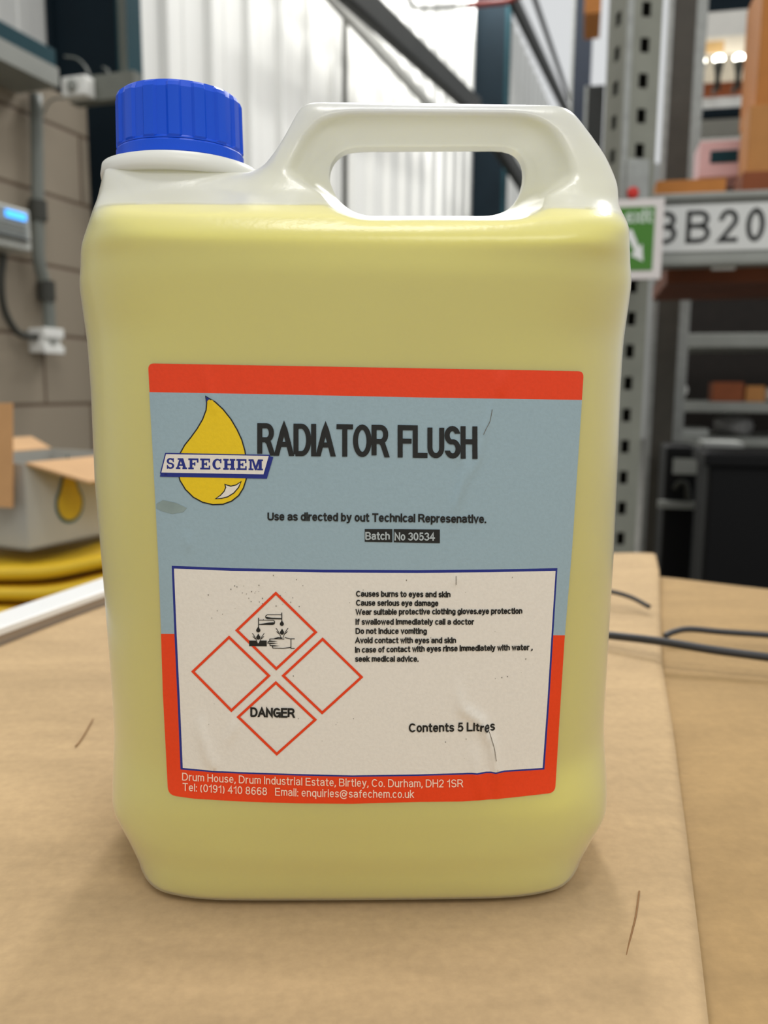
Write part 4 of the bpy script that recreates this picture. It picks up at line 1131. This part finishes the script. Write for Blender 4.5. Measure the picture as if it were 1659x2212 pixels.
def letter(s, x0, y0, x1, y1, hpx, mi, lift=0.0006, wt=0.17, sag=0.0):
    """baseline from (x0, y0) to (x1, y1), capitals hpx tall; sag bends the baseline down in the middle"""
    lines, W = layout(s)
    wd = wt * hpx
    for ln in lines:
        q = []
        for u, v in ln:
            t = u / W
            q.append((x0 + wd / 2 + (x1 - x0 - wd) * t, y0 + (y1 - y0) * t + sag * 4 * t * (1 - t) - wd / 2 - v * (hpx - wd)))
        stroke(q, wd, mi, lift, False, 0, 0.5 if len(ln) <= 5 else 0.12)
RED, BLU, WHI, NAV, BLK, YEL, LTX, GRY, DRT = range(9)
def corner(c, a, b_, r, n=6):
    c, a, b_ = (np.array(q, float) for q in (c, a, b_))
    p, q = c + (a - c) / np.linalg.norm(a - c) * r, c + (b_ - c) / np.linalg.norm(b_ - c) * r
    return [tuple((1 - t) ** 2 * p + 2 * t * (1 - t) * c + t * t * q) for t in np.linspace(0, 1, n)]
tl_, tr_, br_, bl_ = (320, 785), (1261, 802), (1199, 1712), (363, 1717)
botL = [(420, 1725), (520, 1731), (640, 1735), (760, 1736), (900, 1732), (1000, 1731), (1100, 1723)]
outl = corner(tl_, (330, 1000), tr_, 13) + corner(tr_, tl_, (1240, 1100), 13) + [(1248, 1000), (1236, 1180), (1220, 1372), (1208, 1560)] + corner(br_, (1208, 1560), (1100, 1723), 15) + botL[::-1] + corner(bl_, (420, 1725), (352, 1400), 18) + [(352, 1500), (348, 1372), (343, 1230), (336, 1090), (329, 960), (324, 860)]
# blue-grey field
fld = [(322.5, 847)] + [(600, 852), (900, 858.5), (1257, 864)] + [(1248, 1000), (1236, 1180), (1220, 1372), (900, 1372), (600, 1371), (348, 1369), (343, 1230), (336, 1090), (329, 960)]
# white box with a navy border
wb_ = [(371, 1222), (500, 1227), (700, 1230.5), (900, 1231.5), (1060, 1230), (1204, 1227), (1195, 1372), (1186, 1520), (1176, 1662), (1080, 1668), (1000, 1673), (900, 1676), (760, 1678), (640, 1675), (520, 1671), (460, 1668), (390, 1662), (384, 1520), (377, 1372)]
fill(fld, BLU, 0.0, 9, [wb_])
fill(outl, RED, 0.0, 9, [fld, wb_])
inn = [tuple(np.array(p) + np.array([5.0 if p[0] < 380 + (p[1] - 1222) * 0.045 else (-4.0 if p[0] > 1203 - (p[1] - 1222) * 0.066 else 0), 6.0 if p[1] < 1235 else (-3.5 if p[1] > 1655 else 0)])) for p in wb_]
fill(wb_, NAV, 0.0, 9, [inn])
fill(inn, WHI, 0.0, 9)
# hazard diamonds
DI = [[(596, 1281), (682, 1365), (597, 1444), (512, 1361)], [(495, 1376), (581, 1459), (500, 1534), (417, 1450)], [(697, 1380), (781, 1462), (696, 1539), (612, 1459)], [(596, 1474), (681, 1554), (598, 1628), (515, 1548)]]
for d_ in DI: stroke(d_, 5.4, RED, 0.00044, True)
# corrosion pictogram
def X(x): return 500 + x * 300 / 1659
def Yp(y): return 1260 + y * 300 / 1659
def st(pts, wd, cl_=False, sm=0): stroke([(X(x), Yp(y)) for x, y in pts], wd * 300 / 1659, BLK, 0.0005, cl_, sm)
def fl_(pts, mi=BLK, lift=0.0005): fill([(X(x), Yp(y)) for x, y in pts], mi, lift, 4)
st([(602, 352), (602, 430)], 10); st([(602, 372), (430, 372), (412, 385), (408, 400), (416, 414), (432, 420), (602, 424)], 8)
fl_([(416, 398), (480, 408), (600, 412), (600, 426), (430, 422), (414, 412)])
st([(325, 414), (325, 540)], 10); st([(325, 436), (500, 438), (516, 450), (518, 468), (510, 484), (490, 490), (330, 488)], 8)
fl_([(330, 486), (420, 470), (500, 462), (516, 466), (508, 484), (490, 492), (334, 494)])
def dropm(cx0, cy0, s):
    fl_([(cx0, cy0 - 1.9 * s)] + [(cx0 + s * math.sin(q), cy0 - s * math.cos(q)) for q in np.linspace(0.7, 2 * math.pi - 0.7, 18)])
dropm(603, 482, 24); dropm(322, 558, 25)
st([(603, 424), (603, 460)], 8)
for cx0, cy0 in ((322, 645), (605, 585)):
    dropm(cx0, cy0, 25)
    for s_ in (-1, 1):
        st([(cx0 + s_ * 70, cy0 - 50), (cx0 + s_ * 45, cy0 - 15), (cx0 + s_ * 30, cy0 + 15), (cx0 + s_ * 12, cy0 + 60)], 7)
        st([(cx0 + s_ * 62, cy0 - 12), (cx0 + s_ * 38, cy0 + 14)], 8)
fl_([(213, 680), (292, 680), (312, 712), (330, 712), (350, 680), (422, 680), (422, 748), (213, 746)])
st([(752, 660), (712, 660), (712, 774), (752, 774)], 9)
st([(712, 662), (660, 650), (640, 644)], 8)
st([(628, 662), (520, 660), (460, 662), (458, 684), (545, 690), (440, 692), (436, 712), (550, 714), (458, 716), (464, 740), (570, 744), (486, 746), (496, 770), (620, 774), (712, 762)], 9)
st([(520, 656), (560, 646), (600, 650)], 12)
letter('DANGER', 541, 1548, 637, 1550, 21, BLK, wt=0.20)
# warning lines
lines = [('Causes burns to eyes and skin', 769, 1288.5, 973, 1290, 13), ('Cause serious eye damage', 769, 1308, 947, 1309, 13), ('Wear suitable protective clothing gloves.eye protection', 768, 1328, 1128, 1325.5, 13),
         ('If swallowed immediately call a doctor', 768, 1349, 1024, 1349, 13), ('Do not induce vomiting', 768, 1369, 922, 1369, 13), ('Avoid contact with eyes and skin', 767, 1389, 985, 1389, 13),
         ('In case of contact with eyes rinse immediately with water ,', 767, 1409.5, 1150, 1404, 13), ('seek medical advice.', 767, 1429, 904, 1429, 13)]
for s_, x0, y0, x1, y1, h in lines: letter(s_, x0, y0, x1, y1, h, BLK, wt=0.2)
letter('Contents 5 Litres', 883, 1581, 1069, 1577, 19.5, BLK, wt=0.18, sag=1)
# upper lettering
for wd_, xa, ya, xb, yb in (('RADIA', 556, 984, 724, 986), ('TOR', 727, 986, 840, 988), ('FLUSH', 859, 988, 1031, 991)): letter(wd_, xa, ya, xb, yb, 70, BLK, wt=0.155)
letter('Use as directed by out Technical Represenative.', 578, 1124, 1050, 1130, 18.5, BLK, wt=0.19)
fill([(788, 1142.5), (847.5, 1142.5), (847.5, 1171), (788, 1170)], BLK, 0.0004, 10)
fill([(850.5, 1142.5), (950, 1143.5), (950, 1173), (850.5, 1171)], BLK, 0.0004, 10)
letter('Batch', 789, 1166, 842, 1166, 17.5, GRY, 0.0007, wt=0.18); letter('No 30534', 852, 1167, 939, 1167.5, 17.5, GRY, 0.0007, wt=0.18)
letter('Drum House, Drum Industrial Estate, Birtley, Co. Durham, DH2 1SR', 394, 1685, 1000, 1699.5, 17.0, LTX, wt=0.125, sag=4.5)
letter('Tel: (0191) 410 8668   Email: enquiries@safechem.co.uk', 395, 1707, 894, 1722.5, 17.0, LTX, wt=0.125, sag=4.5)
# drop logo
def Xl(x): return 330 + x * 280 / 1659
def Yl(y): return 840 + y * 280 / 1659
dr = [(682, 98), (800, 165), (900, 260), (1000, 385), (1080, 520), (1140, 650), (1180, 790), (1200, 930), (1206, 1050), (1196, 1160), (1160, 1270), (1100, 1365), (1010, 1435), (900, 1475), (770, 1480), (640, 1450), (520, 1385), (420, 1285), (350, 1170), (326, 1060), (325, 930), (355, 820), (410, 720), (490, 620), (570, 510), (640, 390), (685, 270), (693, 180)]
drs = [(Xl(p[0]), Yl(p[1])) for p in dr]
fill(drs, YEL, 0.00030, 7)
stroke(drs, 2.6, BLK, 0.00038, True)
fill([(Xl(x), Yl(y)) for x, y in ((682, 98), (740, 130), (712, 142), (694, 170))], NAV, 0.00045, 4)
hl = [(Xl(x), Yl(y)) for x, y in ((806, 1405), (870, 1360), (915, 1310), (936, 1260), (926, 1222), (1000, 1244), (1070, 1228), (1132, 1186), (1100, 1260), (1040, 1330), (960, 1380), (880, 1400))]
fill(hl, WHI, 0.00045, 5); stroke(hl, 2.2, BLK, 0.0005, True)
fill([(Xl(x), Yl(y)) for x, y in ((104, 1076), (1424, 1104), (1500, 864), (1544, 872), (1462, 1148), (94, 1122))], NAV, 0.00052, 8)
ban = [(Xl(x), Yl(y)) for x, y in ((168, 826), (1496, 850), (1424, 1100), (104, 1076))]
fill(ban, WHI, 0.00058, 8); stroke(ban, 2.4, NAV, 0.00064, True)
# slab serif letters of the banner, drawn as outlines on a 100 x 100 field
W_, SL, ST_ = 100, 16, 26
def rect(x0, y0, x1, y1): return [(x0, y0), (x1, y0), (x1, y1), (x0, y1)]
GL = {
 'A': [rect(0, 0, 40, SL), rect(58, 0, 100, SL), [(8, SL), (26, SL), (48, 84), (36, 100), (34, 100)], [(64, SL), (90, SL), (66, 100), (34, 100), (40, 84)], rect(28, 30, 74, 44), rect(16, 86, 66, 100)],
 'F': [rect(0, 0, 54, SL), rect(0, 84, 100, 100), rect(14, 0, 14 + ST_, 100), rect(84, 62, 100, 100), rect(40, 42, 70, 58), rect(58, 34, 70, 66)],
 'E': [rect(0, 0, 100, SL), rect(0, 84, 98, 100), rect(14, 0, 14 + ST_, 100), rect(84, 64, 98, 100), rect(86, 0, 100, 36), rect(40, 42, 68, 58), rect(57, 34, 68, 66)],
 'H': [rect(0, 0, 46, SL), rect(0, 84, 46, 100), rect(54, 0, 100, SL), rect(54, 84, 100, 100), rect(10, 0, 36, 100), rect(64, 0, 90, 100), rect(36, 42, 64, 57)],
 'M': [rect(0, 0, 34, SL), rect(60, 0, 100, SL), rect(0, 84, 30, 100), rect(70, 84, 100, 100), rect(8, 0, 22, 100), rect(70, 0, 92, 100), [(20, 100), (34, 100), (52, 34), (52, 0), (44, 0)], [(80, 100), (66, 100), (48, 34), (48, 0), (56, 0)]],
}
def arc(cx0, cy0, rx, ry, a0, a1, n=16): return [(cx0 + rx * math.cos(R(a)), cy0 + ry * math.sin(R(a))) for a in np.linspace(a0, a1, n)]
GL['C'] = [arc(52, 50, 52, 50, 45, 315, 22) + arc(56, 50, 26, 36, 315, 45, 22), rect(80, 60, 95, 98)]
GL['S'] = [arc(50, 72, 48, 29, 20, 270, 16) + arc(50, 72, 20, 15, 270, 20, 16), arc(50, 29, 50, 29, 90, -160, 16) + arc(50, 29, 22, 14, -160, 90, 16), rect(80, 64, 95, 99), rect(4, 1, 19, 36)]
slots = [('S', 180, 278), ('A', 300, 442), ('F', 458, 588), ('E', 610, 738), ('C', 766, 888), ('H', 904, 1058), ('E', 1072, 1204), ('M', 1228, 1412)]
for ch, xa, xb in slots:
    for pl_ in GL[ch]:
        def mp_(p):
            x = xa + (xb - xa) * p[0] / 100
            base = 1022 + (x - 180) * 20 / 1232
            return (Xl(x), Yl(base - (138 + (x - 180) * 0.002) * p[1] / 100))
        fill([mp_(p) for p in pl_], NAV, 0.0007, 6)
# dirt specks, dark lines along wrinkles and a dark smear
for _ in range(70):
    x, y = rng.uniform(390, 1170), rng.uniform(1245, 1650)
    if rng.random() < 0.55: x, y = rng.normal(560, 60), rng.normal(1285, 30)
    if not (395 < x < 1165 and 1242 < y < 1640): continue
    s_ = rng.uniform(0.5, 1.5); fill([(x - s_, y - s_ * 0.5), (x + s_ * 0.6, y - s_), (x + s_ * 0.4, y + s_ * 1.4)], DRT, 0.00042, 4)
for pts in ([(1063, 885), (1058, 910), (1050, 925), (1044, 938)], [(1056, 1578), (1066, 1610), (1071, 1640)], [(985, 1244), (985, 1262)]): stroke(pts, 1.1, DRT, 0.0004, False, 4)
fill([(338, 1088), (352, 1080), (380, 1086), (404, 1097), (396, 1106), (372, 1110), (350, 1104), (338, 1098)], 9, 0.00020, 6)

LV = np.concatenate(LV)
LP = hit(LV[:, 0], LV[:, 1])
LP[:, 1] -= 0.00012 + 0.45 * LV[:, 2] + wrinkle(LV[:, 0], LV[:, 1])
me = bpy.data.meshes.new('label')
me.from_pydata(LP.tolist(), [], LF)
cam_l = CL
def paper(n, c, rough=0.5): return mat(n, c, rough, noise=0.03, scale=900, bump=0.06, bscale=900)
lm = [paper('label_red', (230, 62, 8)), paper('label_blue', (150, 174, 184)), paper('label_paper', (228, 223, 212)), paper('label_navy', (24, 40, 128)), mat('label_black', (20, 22, 20), 0.5, noise=0.25, scale=600), paper('label_yellow', (232, 198, 14)), paper('label_cream', (246, 214, 190)), paper('label_grey', (170, 180, 182)), mat('label_dirt_and_lines', (104, 98, 86), 0.8), mat('label_smear', (136, 154, 152), 0.6, noise=0.12, scale=120)]
lab = link('label', me, lm, can)
me.polygons.foreach_set('material_index', LM)
me.update()
bm = bmesh.new(); bm.from_mesh(me)
for f in bm.faces:
    if f.normal.y > 0: f.normal_flip()
    f.smooth = True
bm.to_mesh(me); bm.free()
tag(lab, 'red, blue-grey and white printed paper label')
